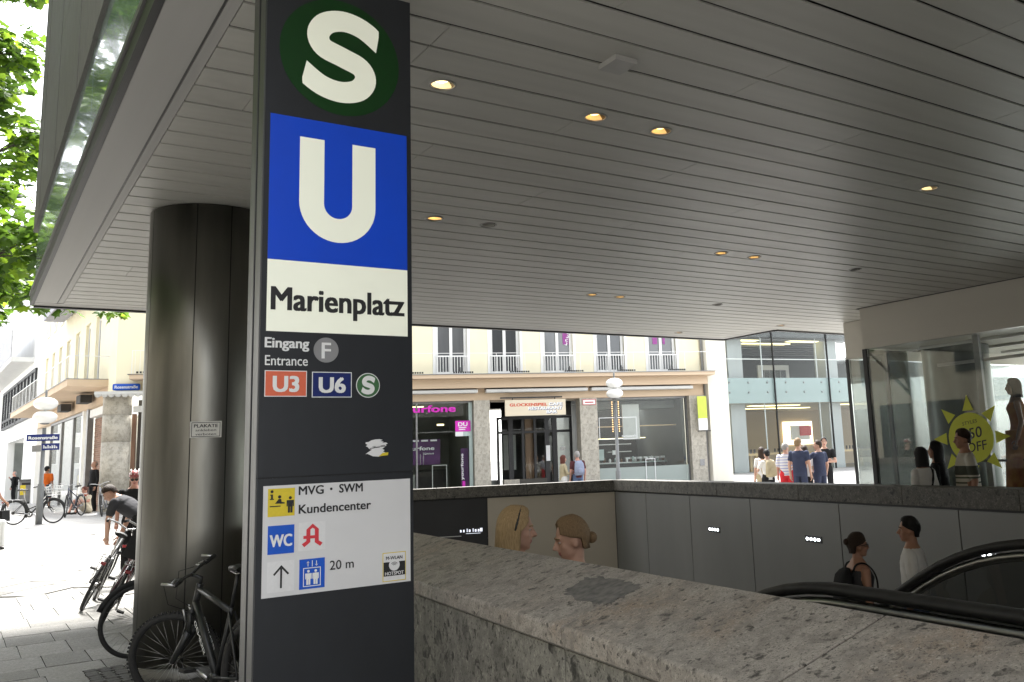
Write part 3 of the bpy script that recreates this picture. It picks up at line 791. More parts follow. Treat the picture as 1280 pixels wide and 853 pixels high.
# floor below, fixed stairs, escalator ----------------------------------------------
FLOOR_DK = mat('dark_hall_floor', (.10, .10, .095), .5, nz=(3, .15))
mb = MB(); mb.add([(*p, -5.0) for p in well], [(0, 1, 2, 3)], FLOOR_DK); tag(mb.build('hall_floor'), kind='structure')
st = thing('stairs', 'flight of grey stone steps leading down into the station between escalator and wall', 'stairs', W(2.2, 4.0))
STEP = granite('step_granite', '5a5853', '353432', '76746d', .8, .65, .4)
for k in range(28):
    s0 = 2.9 + k * .31; z = -.165 * (k + 1); right = 6.1 + .12 * (s0 - 2)
    mb = MB(); vs = []
    for s_, o_ in ((s0, 2.35), (s0 + .33, 2.35), (s0 + .33, right + .06), (s0, right)): vs.append((s_, o_))
    lo = [W(a, b, z - .17) - Vector(st.location) for a, b in vs]; hi = [W(a, b, z) - Vector(st.location) for a, b in vs]
    mb.add(lo + hi, [(0, 1, 2, 3), (7, 6, 5, 4), (0, 4, 5, 1), (1, 5, 6, 2), (2, 6, 7, 3), (3, 7, 4, 0)], STEP); mb.build('step', st)
mb = MB(); vs = [(.2, 2.35), (2.9, 2.35), (2.9, 6.0), (.2, 5.8)]; lo = [W(a, b, -.1) - Vector(st.location) for a, b in vs]; hi = [W(a, b, -.004) - Vector(st.location) for a, b in vs]
mb.add(lo + hi, [(0, 1, 2, 3), (7, 6, 5, 4), (0, 4, 5, 1), (1, 5, 6, 2), (2, 6, 7, 3), (3, 7, 4, 0)], STEP); mb.build('landing', st)

esc = thing('escalator', 'escalator with tinted glass balustrades and black rubber handrails behind the granite wall', 'escalator', W(.6, 1.3))
EO = Vector(esc.location)
RUB = mat('black_rubber', (.010, .010, .010), .55, nz=(20, .2)); DARKGLASS = glass('smoked_glass', (.28, .29, .28), 1.2)
STRIP = mat('steel_strip', (.30, .30, .29), .32, 1.0, nz=(4, .1)); TREAD = mat('ribbed_tread', (.10, .10, .10), .4, .7, nz=(30, .2))
def hz(s_, base):
    """handrail height: level, then bending down to 30 degrees"""
    s0 = .25; rr = 1.6; a = max(0.0, s_ - s0); amax = R(30); arc = rr * math.sin(amax)
    if a < arc: return base - (rr - math.sqrt(max(0, rr * rr - a * a)))
    return base - rr * (1 - math.cos(amax)) - (a - arc) * math.tan(amax)
SS = [-1.6 + .12 * k for k in range(76)]
for o_, base in ((.74, 1.103), (2.04, 1.165)):
    pts = [W(s_, o_, hz(s_, base)) - EO for s_ in SS]
    head = [W(-1.6 - .30 * math.sin(a), o_, base - .30 + .30 * math.cos(a)) - EO for a in [R(15 * k) for k in range(11, 0, -1)]]
    mb = MB(); mb.tube(RUB, head + pts, .040, 10, flat=.62); mb.build('handrail', esc)
    mb = MB()
    up = [W(s_, o_, hz(s_, base) - .045) - EO for s_ in SS]; dn = [W(s_, o_, hz(s_, base) - .86) - EO for s_ in SS]
    n = len(up); mb.add(up + dn, [(i, i + 1, n + i + 1, n + i) for i in range(n - 1)], DARKGLASS); mb.build('balustrade_glass', esc)
    mb = MB(); mb.tube(STRIP, [W(s_, o_, hz(s_, base) - .055) - EO for s_ in SS], .019, 8, flat=1.2); mb.build('rail_channel', esc)
    mb = MB(); sd_ = -1 if o_ < 1 else 1
    a_ = [W(s_, o_ - sd_ * .10, hz(s_, base) - .86) - EO for s_ in SS]; b_ = [W(s_, o_ + sd_ * .20, hz(s_, base) - .88) - EO for s_ in SS]
    c_ = [W(s_, o_ + sd_ * .20, hz(s_, base) - 1.4) - EO for s_ in SS]
    mb.add(a_ + b_ + c_, [(i, i + 1, n + i + 1, n + i) for i in range(n - 1)] + [(n + i, n + i + 1, 2 * n + i + 1, 2 * n + i) for i in range(n - 1)], STRIP); mb.build('deck', esc)
for k in range(26):
    s0 = -1.4 + k * .40
    z = hz(s0 + .2, 1.13) - 1.0
    mb = MB(); vs = [(s0, .86), (s0 + .395, .86), (s0 + .395, 1.92), (s0, 1.92)]
    lo = [W(a, b, z - .24) - EO for a, b in vs]; hi = [W(a, b, z) - EO for a, b in vs]
    mb.add(lo + hi, [(0, 1, 2, 3), (7, 6, 5, 4), (0, 4, 5, 1), (1, 5, 6, 2), (2, 6, 7, 3), (3, 7, 4, 0)], TREAD); mb.build('step', esc)
mb = MB()
for s0, s1, z in ((.3, .9, -.005), (.9, 1.25, -.165), (1.25, 4.2, -.325)):
    vs = [(s0, .02), (s1, .02), (s1, .60), (s0, .60)]; lo = [W(a, b, -.6) - Vector(st.location) for a, b in vs]; hi = [W(a, b, z) - Vector(st.location) for a, b in vs]
    mb.add(lo + hi, [(0, 1, 2, 3), (7, 6, 5, 4), (0, 4, 5, 1), (1, 5, 6, 2), (2, 6, 7, 3), (3, 7, 4, 0)], STEP)
mb.build('side_walkway', st)
# ================================================================ yellow corner building with shops and cafe
CREAM = mat('cream_render', (.80, .74, .54), .85, nz=(1.2, .05), bump=(60, .08))
CREAM_W = mat('pale_cream_render', (.74, .71, .62), .85, nz=(1.0, .05), bump=(60, .08))
PEACH = mat('peach_render', (.58, .45, .32), .8, nz=(1.5, .06), bump=(60, .08))
WHITE = mat('white_paint', (.74, .74, .72), .55, nz=(4, .04))
WHITE_WALL = mat('white_render', (.72, .72, .70), .85, nz=(.8, .05), bump=(60, .06))
TRAV = granite('pale_shell_limestone', 'bdb7aa', 'a19b8f', 'c9c3b6', .4, .7, .35)
WINGL = mat('window_glass', (.045, .05, .055), .06, nz=(.7, .3), spec=.7)
WINGL2 = mat('window_glass_grey', (.12, .125, .13), .08, nz=(.5, .25), spec=.7)
CLEAR = glass('shop_glass', (.95, .97, .96), .6)
DARKIN = mat('dark_interior', (.032, .030, .028), .7, nz=(1.5, .4))
MIDIN = mat('grey_green_interior', (.15, .16, .15), .7, nz=(1.2, .25))
WOOD = mat('brown_wood', (.16, .085, .04), .5, nz=(3, .3), stretch=(8, 8, .6))
MAG = mat('magenta_sign', (.62, .02, .46), .4, nz=(5, .08)); PURP = mat('purple_poster', (.07, .015, .09), .5, nz=(2, .4))
RED = mat('red_letters', (.55, .06, .02), .5, nz=(5, .08)); SIGNCREAM = mat('sign_board_cream', (.66, .58, .44), .5, nz=(3, .04))
AWN = mat('awning_case', (.55, .55, .53), .45, nz=(3, .05)); BRICK = mat('red_brown_brick', (.26, .15, .10), .85, nz=(9, .25), rand=.18)
MORTAR = mat('brick_mortar', (.36, .33, .29), .9, nz=(20, .1))
LIME = mat('lime_sign', (.50, .58, .06), .4, nz=(5, .05)); TEALW = mat('pale_teal_panel', (.45, .55, .53), .4, nz=(2, .06))
GREYM = mat('grey_metal', (.22, .22, .22), .45, .5, nz=(5, .1)); LAMPW = mat('warm_string_bulb', (1, .7, .4), .4, nz=None, emit=((1, .55, .22), .8))
CEILLIT = mat('lit_ceiling_strip', (1, .9, .6), .4, nz=None, emit=((1, .86, .42), .7))
SIDEWHITE = mat('pale_blind', (.62, .62, .60), .7, nz=(3, .05))
ANG = R(-16.96)
cafe = thing('corner_building', 'cream yellow building with a balcony ledge above limestone shop piers and cafe entrance', 'building', (13.63, 31.79, 0), ANG)
I4 = Matrix.Identity(4)
def tb(name, m, x0, x1, y0, y1, z0, z1, parent, T=None):
    if T is None: return ubox(name, m, x0, x1, y0, y1, z0, z1, parent)
    mb = MB(); mb.box(m, x0, x1, y0, y1, z0, z1, T=T); return mb.build(name, parent)
def cb(name, m, *a): return tb(name, m, *a, parent=cafe)
def window(parent, x0, x1, z0, z1, y, fm, gm, nx=2, nzs=(), fw=.07, T=None, depth=.10, name='window'):
    """frame with mullions and transoms; each pane a sub-part"""
    mb = MB()
    for a in ((x0, x1, z1 - fw, z1), (x0, x1, z0, z0 + fw)): mb.box(fm, a[0], a[1], y, y + depth, a[2], a[3], T=T)
    xs = [x0 + (x1 - x0) * k / nx for k in range(nx + 1)]
    for k, x in enumerate(xs):
        a = x if k == 0 else (x - fw if k == nx else x - fw / 2)
        mb.box(fm, a, a + fw, y - .002, y + depth, z0 + fw, z1 - fw, T=T)
    for z in nzs: mb.box(fm, x0 + fw, x1 - fw, y + .002, y + depth, z - fw / 2, z + fw / 2, T=T)
    w = mb.build(name, parent)
    for a, b in zip(xs, xs[1:]): tb('pane', gm, a + fw / 2, b - fw / 2, y + depth * .55, y + depth * .6, z0 + fw / 2, z1 - fw / 2, w, T)
    return w
# upper wall: pieces between the tall windows
wins = [(.84, 2.04), (2.92, 4.08), (5.0, 6.22), (7.16, 8.36), (9.36, 10.6)]
edges = [-8.0] + [e for w in wins for e in w] + [11.62]
for a, b in zip(edges[0::2], edges[1::2]): cb('wall', CREAM, a, b, 0, .4, 4.80, 7.45)
cb('wall', CREAM, -8.0, 11.62, 0, .4, 7.45, 13.5); cb('roof_edge', GREYM, -8.2, 11.7, -.3, .5, 13.5, 13.8)
cb('room_back', DARKIN, -8, 11.6, 1.5, 1.6, 4.8, 7.6)
for i, (a, b) in enumerate(wins):
    w = window(cafe, a, b, 4.86, 7.44, .12, WHITE, WINGL if i % 2 else WINGL2, 2, (), .11)
    cb('window_reveal', WHITE, a - .10, a, -.02, .12, 4.84, 7.5); cb('window_reveal', WHITE, b, b + .10, -.02, .12, 4.84, 7.5)
    mb = MB()
    for k in range(11): x = a + .06 + (b - a - .12) * k / 10; mb.box(WHITE, x - .012, x + .012, -.06, -.04, 4.92, 5.52)
    mb.box(WHITE, a, b, -.065, -.035, 5.52, 5.57); mb.box(WHITE, a, b, -.065, -.035, 4.88, 4.92)
    mb.build('window_railing', cafe)
# slogans in two of the windows
MAGL = mat('magenta_film', (.25, .03, .22), .4, nz=(5, .1))
for x0, x1 in ((5.86, 6.14), (9.66, 9.86), (10.1, 10.2)): cb('window_film', MAGL, x0, x1, .16, .170, 6.0, 7.0)
strokes('film_marks', PWHITE, (6.02, .155, 5.95), (.25, 0, 1), (-1, 0, .25), .75, .15, 5, cafe, 3)
# ledge, thin rail, grilles
cb('ledge', PEACH, -8.1, 11.9, -.85, 0, 4.64, 4.775); cb('ledge_flashing', GREYM, -8.1, 11.92, -.88, 0, 4.776, 4.80)
cb('fascia', PEACH, -8.0, 11.7, -.50, 0, 4.30, 4.638)
mb = MB(); mb.box(WHITE, -8, 11.7, -.80, -.78, 5.56, 5.58)
for k in range(19): x = -7.9 + 1.09 * k; mb.box(WHITE, x - .008, x + .008, -.80, -.785, 4.80, 5.56)
mb.build('balcony_rail', cafe)
for k in range(6):
    mb = MB(); x = -.75 + k * 2.13 + (0 if k else .3)
    for q_ in range(9): mb.box(BLACK, x + q_ * .085, x + q_ * .085 + .06, -.80, -.76, 4.83, 4.89)
    mb.build('grille', cafe)
    mb = MB()
    for q_ in range(3): mb.box(BLACK, x + .28 + q_ * .05, x + .30 + q_ * .05, -.3, -.28, 4.90, 5.05 + .05 * (q_ % 2))
    mb.build('plant_sticks', cafe)
cb('beam', PEACH, -8, 11.7, -.10, .3, 3.86, 4.298)
for a, b in ((-2.2, 2.35), (2.65, 6.66), (6.80, 11.1)):
    mb = MB(); mb.box(AWN, a, b, -.42, -.11, 4.12, 4.25, bev=.03); mb.build('awning_case', cafe); cb('awning_shadow_gap', BLACK, a, b, -.12, -.101, 4.252, 4.30)
# limestone piers with block joints
for a, b in ((2.22, 2.82), (6.36, 7.06), (10.97, 11.62)):
    z = 0
    for k, zt in enumerate((.9, 1.85, 2.85, 3.855)): cb('pier_block', TRAV, a, b, -.22, .35, z + .004, zt - .004); z = zt
    cb('pier_core', MORTAR, a + .01, b - .01, -.20, .34, 0, 3.85)
cb('junction_box', GREYM, 11.28, 11.48, -.24, -.221, 1.05, 1.30)
# phone shop (left of the first pier)
cb('shop_floor', MIDIN, -6, 2.2, .1, 5, 0, .12); cb('shop_back', MIDIN, -6, 2.2, 4.9, 5, .12, 3.9); cb('shop_ceiling', mat('shop_ceiling', (.35, .36, .35), .7, nz=(2, .1)), -6, 11, .4, 5, 3.8, 3.9)
cb('shop_side', MIDIN, 2.05, 2.2, .4, 4.9, .12, 3.8); cb('shop_side', MIDIN, -6, -5.9, .4, 4.9, .12, 3.8)
w = window(cafe, -4.0, 2.2, .2, 3.85, .05, GREYM, CLEAR, 3, (), .06, name='shop_window')
cb('glass_edge', TEALW, 2.06, 2.19, .04, .05, .3, 3.8)
text('shop_letters', 'yourfone', MAG, (-.62, -.02, 3.47), XD, UD, 2.17, .26, cafe, bold=.05)
cb('poster', MAG, 1.55, 2.12, .02, .035, 2.72, 3.12); cb('poster', TEALW, 1.85, 2.12, .02, .035, 2.55, 2.715); cb('poster', PWHITE, 1.55, 1.845, .02, .035, 2.55, 2.715)
text('lettering', 'DU', PWHITE, (1.66, .015, 2.92), XD, UD, .34, .15, cafe, bold=.03)
for k, zz in enumerate((2.85, 2.78)): cb('poster_line', PWHITE, 1.68, 1.96 - .04 * k, .013, .019, zz, zz + .035)
cb('poster', PURP, -.5, 1.1, .9, .93, 1.55, 2.5); text('lettering', 'yourfone', PWHITE, (-.28, .88, 2.10), XD, UD, 1.15, .14, cafe, bold=.04); strokes('poster_marks', PWHITE, (.45, .88, 1.93), XD, UD, .42, .08, 6, cafe, 5)
for k in range(3): cb('shelf_label', PWHITE, .05 + k * .34, .30 + k * .34, .87, .90, 2.42, 2.48)
cb('poster', PURP, 1.75, 2.05, .12, .14, .25, 2.1); text('lettering', 'yourfone', PWHITE, (1.84, .10, .95), (0, 0, 1), (-1, 0, 0), .95, .10, cafe, bold=.03); cb('poster', MAG, 1.80, 1.90, .10, .118, .25, .9)
cb('counter', DARKIN, .4, 1.5, 2.0, 2.6, .12, 1.35); cb('counter', mat('shop_counter_pale', (.35, .36, .34), .5, nz=(3, .1)), -1.5, .2, 1.4, 2.0, .12, 1.2)
for xx in (.75, 1.28):
    cb('stand_leg', WHITE, xx, xx + .025, .6, .625, .12, 1.5)
cb('stand_top', WHITE, .75, 1.305, .6, .625, 1.5, 1.525)
for k in range(2): mb = MB(); mb.tube(GREYM, [(.25 + .11 * k, .0, 1.55), (.25 + .11 * k, .0, 1.95)], .012, 6); mb.build('door_handle', cafe)
cb('room_light', CEILLIT, -1.5, .6, 1.8, 2.0, 3.77, 3.795); cb('room_light', CEILLIT, 1.0, 1.25, .9, 1.0, 3.0, 3.06)
# cafe entrance bay
cb('bay_ceiling', mat('bay_ceiling', (.40, .38, .34), .7, nz=(2, .1)), 2.83, 6.35, .35, 6.15, 3.80, 3.86)
cb('bay_back', SIDEWHITE, 2.83, 4.0, 6.0, 6.1, 0, 3.8); cb('bay_back', DARKIN, 4.0, 6.36, 3.4, 3.5, 0, 3.8)
cb('bay_wall', MIDIN, 2.83, 2.9, .36, 6.0, 0, 3.8); cb('red_panel', mat('far_red_wall', (.32, .10, .07), .7, nz=(2, .15)), 2.92, 3.9, 5.95, 5.99, 2.35, 2.75)
cb('far_window', GREYM, 3.0, 3.25, 5.93, 5.96, 1.5, 2.0); cb('planter', MIDIN, 2.9, 3.35, 1.1, 1.6, .0, .85); cb('planter', TRAV, 3.5, 4.1, .7, 1.1, 0, .85)
brd = thing('cafe_sign', 'cream hanging sign board with red and white cafe restaurant bar lettering', 'sign', (13.63 + .9566 * 4.53 - .2917 * .45, 31.79 - .2917 * 4.53 - .9566 * .45, 3.22), ANG)
ubox('board', SIGNCREAM, -1.18, 1.18, -.03, .03, 0, .60, brd); ubox('hanger', BLACK, -1.35, 1.05, -.04, .04, .66, .71, brd)
for xx in (-.9, .75): ubox('hanger_rod', BLACK, xx, xx + .03, -.012, .012, .60, .66, brd)
SHADOWB = mat('letter_shadow_blue', (.10, .12, .22), .5, nz=(5, .05))
for s_, a_, w_, z_ in (('CAFE', .52, .52, .37), ('RESTAURANT', -.28, 1.32, .22), ('BAR', .42, .40, .08)): text('lettering_shadow', s_, SHADOWB, (a_ + .015, -.0315, z_ - .018), XD, UD, w_, .115, brd, bold=.08)
text('lettering', 'GLOCKENSPIEL', RED, (-1.0, -.034, .36), XD, UD, 1.45, .11, brd, bold=.05); text('lettering', 'CAFE', PWHITE, (.52, -.034, .37), XD, UD, .52, .11, brd, bold=.05)
text('lettering', 'RESTAURANT', PWHITE, (-.28, -.034, .22), XD, UD, 1.32, .11, brd, bold=.05); text('lettering', 'BAR', PWHITE, (.42, -.034, .08), XD, UD, .40, .11, brd, bold=.05)
for a, b, nx_, nm in ((3.3, 3.85, 1, 'door'), (3.85, 5.30, 3, 'door'), (5.30, 5.62, 1, 'door'), (5.62, 6.34, 1, 'door')):
    w = window(cafe, a, b, .05, 3.25, .95, BLACK, CLEAR, nx_, (2.65,), .09, name=nm)
cb('transom_panel', DARKIN, 3.85, 6.34, .97, 1.03, 3.26, 3.80); cb('kick_panel', mat('dark_olive_panel', (.05, .045, .035), .5, nz=(2, .2)), 3.95, 5.25, .93, .945, .05, .85)
cb('wood_door', WOOD, 4.45, 4.80, 1.10, 1.15, .05, 3.3); cb('bright_room', mat('bright_room_panel', (.6, .6, .58), .7, nz=(1, .1)), 4.85, 5.28, 2.6, 2.7, 1.4, 2.75)  # pale panels put the bright window reflections of the doors into colour
cb('bright_room', MATS['bright_room_panel'], 3.9, 4.4, 2.6, 2.7, 1.2, 2.6); cb('notice', PWHITE, 5.24, 5.40, .90, .925, 1.5, 2.1); cb('notice', SIDEWHITE, 5.85, 6.02, .90, .925, 1.9, 2.02)
cb('wall_street_sign', PWHITE, 6.46, 7.0, -.245, -.222, 3.58, 3.80)
mb = MB()
for a in ((6.46, 7.0, 3.78, 3.80), (6.46, 7.0, 3.58, 3.60), (6.46, 6.48, 3.60, 3.78), (6.98, 7.0, 3.60, 3.78), (6.56, 6.9, 3.66, 3.70)): mb.box(mat('sign_red', (.5, .05, .05), .5, nz=(5, .05)), a[0], a[1], -.256, -.246, a[2], a[3])
mb.build('sign_border', cafe)
# restaurant window
cb('restaurant_floor', DARKIN, 7.06, 10.97, .1, 6, 0, .1); cb('restaurant_back', DARKIN, 7.06, 10.97, 5.9, 6, .1, 3.8); cb('restaurant_side', MIDIN, 10.85, 10.97, .4, 5.9, .1, 3.8); cb('restaurant_side', MIDIN, 7.06, 7.15, .4, 5.9, .1, 3.8)
w = window(cafe, 7.06, 10.97, .1, 3.85, .05, GREYM, CLEAR, 1, (), .06, name='shop_window')
cb('frosted_band', glass('frosted_band', (.75, .82, .80), 1.0, .2, .55, (.50, .57, .54)), 7.1, 10.9, .03, .045, .1, 1.12)
cb('blind', SIDEWHITE, 8.33, 9.05, .5, .55, 2.2, 3.6); cb('ceiling_duct', MIDIN, 7.2, 10.8, 1.0, 2.0, 3.45, 3.75); cb('wood_shelf', mat('light_wood', (.50, .36, .2), .5, nz=(4, .15)), 7.2, 10.8, .9, 1.0, 2.72, 2.77)
for xx in (7.95, 8.22):
    mb = MB()
    for k in range(14): mb.ball(LAMPW, (xx, .62, 2.55 + k * .09), .022, 4)
    mb.build('bulb_string', cafe)
for k, (a, b, z) in enumerate(((7.1, 8.9, 2.02), (7.9, 8.9, 1.72), (7.1, 8.9, 1.28))): cb('shelf', WHITE if k != 1 else SIDEWHITE, a, b, 1.2, 1.5, z, z + .035)
cb('bar_counter', DARKIN, 7.2, 10.8, 2.2, 2.9, .1, 1.25); cb('counter_top', TEALW, 7.2, 10.8, 2.1, 2.95, 1.25, 1.30); cb('menu_screen', TEALW, 7.15, 7.62, .9, .95, 1.42, 1.85); cb('till', PWHITE, 8.05, 8.30, 1.1, 1.15, 1.62, 1.80)
rr = random.Random(2)
for k in range(15):
    x = 7.2 + k * .25 + rr.random() * .08
    mb = MB(); h = .12 + .10 * rr.random(); mb.lathe([PWHITE, TEALW, WOOD][k % 3], [(0, 0), (.05, .0), (.055, h * .7), (.02, h), (0, h)], 8, c=(x, 1.35 if k < 8 else 2.4, 1.32 if k < 8 else 1.305)); mb.build('jar', cafe)
for k in range(7): cb('napkin_stack', PWHITE, 8.95 + k * .26, 9.14 + k * .26, 2.05, 2.2, 1.42, 1.50)
cb('room_light', CEILLIT, 7.4, 10.5, 3.8, 3.9, 2.3, 2.33)
mb = MB()
def outline(x0, x1, z0, z1, w_=.025):
    for a in ((x0, x1, z0, z0 + w_), (x0, x1, z1 - w_, z1), (x0, x0 + w_, z0 + w_, z1 - w_), (x1 - w_, x1, z0 + w_, z1 - w_)): mb.box(PWHITE, a[0], a[1], .012, .02, a[2], a[3])
outline(7.18, 8.75, 2.22, 3.08); mb.build('glass_decal', cafe)
mb = MB(); outline(9.05, 9.46, .32, 1.42); mb.build('glass_decal', cafe)
strokes('decal_marks', PWHITE, (8.1, .010, 2.30), XD, UD, .6, .10, 8, cafe, 4)
# lime banner and pale pier at the end
cb('banner', LIME, 11.20, 11.60, -.5, -.47, 2.92, 3.80); cb('banner', WHITE, 11.20, 11.60, -.5, -.47, 2.45, 2.915); cb('banner_arm', BLACK, 11.15, 11.72, -.51, -.46, 2.40, 2.43)
cb('drainpipe', GREYM, 11.66, 11.74, -.10, -.02, .2, 9); cb('end_pier', CREAM_W, 11.78, 12.66, -.35, 2.0, 0, 13)

# ---- the same building's street side, running away from the square
Mc = Matrix.Translation((13.63, 31.79, 0)) @ Matrix.Rotation(ANG, 4, 'Z')
dl = Vector((-.045, 1, 0)).normalized(); dn = Vector((1, .045, 0)).normalized()
Ml = Matrix(((dl.x, dn.x, 0, 4.15), (dl.y, dn.y, 0, 34.75), (0, 0, 1, 0), (0, 0, 0, 1)))
TL = Mc.inverted() @ Ml
def lb(name, m, *a): return tb(name, m, *a, parent=cafe, T=TL)
def ldir(v): return (TL.to_3x3() @ Vector(v))
def lpt(v): return TL @ Vector(v)
# corner: round pier, chamfer wall, small balcony, door bay
mb = MB()
for z0_, z1_ in ((.2, 1.0), (1.005, 2.75), (2.755, 3.65), (3.655, 4.35)): mb.lathe(TRAV, [(.0, z0_), (.44, z0_), (.44, z1_), (.0, z1_)], 28, c=(-9.85, .30, 0))
mb.build('corner_pier', cafe)
mb = MB(); mb.lathe(GREYM, [(.46, .35), (.46, .47), (.44, .48)], 28, c=(-9.85, .30, 0)); mb.build('pier_base', cafe)
cb('wall', CREAM, -9.9, -8.004, .05, .4, 4.42, 13.5); lb('wall', CREAM, 1.2, 21.0, 0, .4, 7.6, 13.0)
mb = MB(); mb.prism(CREAM, [(-9.9, .05), (-9.9, .45), (lpt((1.2, .4, 0)).x, lpt((1.2, .4, 0)).y), (lpt((1.2, 0, 0)).x, lpt((1.2, 0, 0)).y)], 4.42, 13.2); mb.build('corner_wall', cafe)
mb = MB(); mb.box(PEACH, -9.35, -7.9, -.85, .04, 4.78, 4.92); mb.box(GREYM, -9.4, -7.9, -.88, .04, 4.921, 4.94); mb.build('balcony_slab', cafe)
mb = MB()
for a in ((-9.3, -7.9, 5.72, 5.74), (-9.3, -9.28, 4.94, 5.72)): mb.box(WHITE, a[0], a[1], -.80, -.78, a[2], a[3])
for q_ in range(9): mb.box(BLACK, -9.15 + q_ * .1, -9.09 + q_ * .1, -.8, -.76, 4.97, 5.03)
for q_ in range(9): mb.box(WHITE, -9.2 + q_ * .15, -9.19 + q_ * .15, -.80, -.785, 4.94, 5.72)
mb.build('balcony_rail', cafe)
cb('scalloped_awning', AWN, -10.4, -7.9, -.6, .04, 4.30, 4.40)
for k in range(12):
    mb = MB(); mb.lathe(AWN, [(0, 0), (.10, 0), (.10, .02), (0, .02)], 12, c=(-10.3 + k * .2, -.58, 4.30), axis='y'); mb.build('awning_scallop', cafe)
sgn = thing('street_name_sign', 'long blue enamel street name sign high on the corner building', 'sign', (0, 0, 0), ANG)
sgn.location = Mc @ Vector((-9.55, -.01, 4.58))
mb = MB(); mb.box(PBLUE, -.42, .42, -.05, .0, -.11, .11, bev=.04); mb.build('plate', sgn); text('lettering', 'Rosenstraße', PWHITE, (-.35, -.054, -.045), XD, UD, .70, .10, sgn, bold=.03)
cb('door_bay', DARKIN, -9.3, -7.9, .9, 1.0, 0.2, 4.2); cb('door_post', GREYM, -9.0, -8.9, .3, .4, .2, 4.2); cb('bay_lintel', WHITE, -9.35, -7.9, .2, .4, 3.75, 3.95); cb('brick_strip', BRICK, -9.42, -9.30, .5, .7, .2, 3.7)
cb('wall_lamp', BLACK, -8.75, -8.6, -.2, .0, 4.45, 4.62)
# brick pier of the street side, brick by brick
for r_ in range(44):
    for k in range(6):
        u0 = 2.7 + k * .46 + (.23 if r_ % 2 else 0)
        u1 = min(u0 + .445, 5.5)
        if u1 - u0 < .1: continue
        lb('brick', BRICK, u0, u1, .30, .42, .3 + r_ * .08, .3 + r_ * .08 + .068)
lb('brick_core', MORTAR, 2.7, 5.5, .315, .5, .2, 3.85)
lb('shop_lintel', WHITE, 1.2, 5.4, .1, .5, 3.86, 4.15)
lb('mullion', GREYM, 5.5, 5.85, .05, .25, .2, 4.2); lb('mullion', WHITE, 6.6, 6.9, .05, .2, .2, 4.2)
for a, b in ((6.9, 9.6), (9.6, 13.0), (13.0, 16.6)):
    w = window(cafe, a, b, .35, 4.2, .1, GREYM, CLEAR, 1, (), .10, T=TL, name='shop_window')
lb('shop_back', SIDEWHITE, 5.9, 17, 2.6, 2.7, .3, 4.2); lb('shop_floor', SIDEWHITE, 5.9, 17, .3, 2.6, .2, .38)
rr = random.Random(9)
for k in range(12):
    u = 6.6 + k * .85; c_ = [DARKIN, MIDIN, PBLUE, SIDEWHITE, PYELL, GREYM][k % 6]
    lb('display_garment', c_, u, u + .45 + rr.random() * .2, 1.2, 1.5, .5 + rr.random() * .4, 1.6 + rr.random() * .5)
lb('display_board', DARKIN, 9.0, 10.6, 1.9, 1.95, 1.9, 2.9); lb('display_board', MIDIN, 11.0, 12.5, 1.6, 1.65, 2.3, 3.9); lb('display_board', WHITE, 7.2, 8.4, 1.7, 1.75, 2.6, 3.9)
lb('beam', PEACH, 1.2, 21.0, 0, .3, 4.2, 4.72); lb('balcony_slab', PEACH, 1.2, 20.5, -1.25, .3, 4.72, 4.95); lb('ledge_flashing', GREYM, 1.2, 20.6, -1.28, .3, 4.952, 4.98)
for u in (3.6, 8.6): lb('projecting_lamp', DARKIN, u, u + 1.0, -.50, -.12, 4.33, 4.62)  # dark sign boxes projecting under the balcony slab
edges = [1.2]; lw = [(3.2, 4.3), (5.6, 6.7), (8.2, 9.3), (10.8, 11.9), (13.2, 14.3), (15.6, 16.7), (18.0, 19.1)]
for a, b in lw: edges += [a, b]
edges.append(21.0)
for a, b in zip(edges[0::2], edges[1::2]): lb('wall', CREAM, a, b, 0, .4, 4.98, 7.6)
for i, (a, b) in enumerate(lw): window(cafe, a, b, 5.0, 7.6, .10, WHITE, WINGL2, 2, (), .14, T=TL)
for i, (a, b) in enumerate(lw): window(cafe, a, b, 8.6, 10.6, -.05, WHITE, WINGL2, 2, (), .14, T=TL, depth=.04)
mb = MB(); mb.box(WHITE, 1.2, 20.5, -1.22, -1.20, 5.75, 5.78, T=TL)
for k in range(40): mb.box(WHITE, 1.25 + k * .49, 1.262 + k * .49, -1.22, -1.205, 4.98, 5.75, T=TL)
mb.box(WHITE, 1.2, 1.22, -1.2, 0, 5.75, 5.78, T=TL); mb.build('balcony_rail', cafe)
lb('awning', mat('grey_awning', (.30, .30, .34), .7, nz=(4, .1)), 3.6, 12.5, -.9, -.1, 8.55, 9.05)

# ================================================================ white buildings further up the street
def street_thing(name, label): 
    o = thing(name, label, 'building', (0, 0, 0)); o.location = Ml @ Vector((21, 0, 0)); return o
wb = street_thing('white_shop_building', 'white plastered building with a black glazed bay and a grey balcony up the street')
T2 = Matrix.Translation(-Vector(wb.location)) @ Ml
def b2(name, m, *a, p=wb): return tb(name, m, *a, parent=p, T=T2)
b2('wall', WHITE_WALL, 21.05, 41.5, 0, 6, 7.5, 17); b2('wall', WHITE_WALL, 21.05, 22.3, 0, 6, .2, 7.5); b2('wall', WHITE_WALL, 40.6, 41.5, 0, 6, .2, 7.5)
b2('wall', WHITE_WALL, 22.3, 40.6, 0, .4, 4.0, 4.95); b2('wall', WHITE_WALL, 22.3, 27.0, 0, .4, .2, 4.0); b2('wall', WHITE_WALL, 36.5, 40.6, 0, .4, .2, 4.0)
window(wb, 22.3, 31.2, 4.95, 7.5, -.12, BLACK, WINGL2, 5, (5.5,), .16, T=T2, name='bay_window'); window(wb, 31.5, 40.6, 4.95, 7.5, -.12, BLACK, WINGL2, 5, (5.5,), .16, T=T2, name='bay_window')
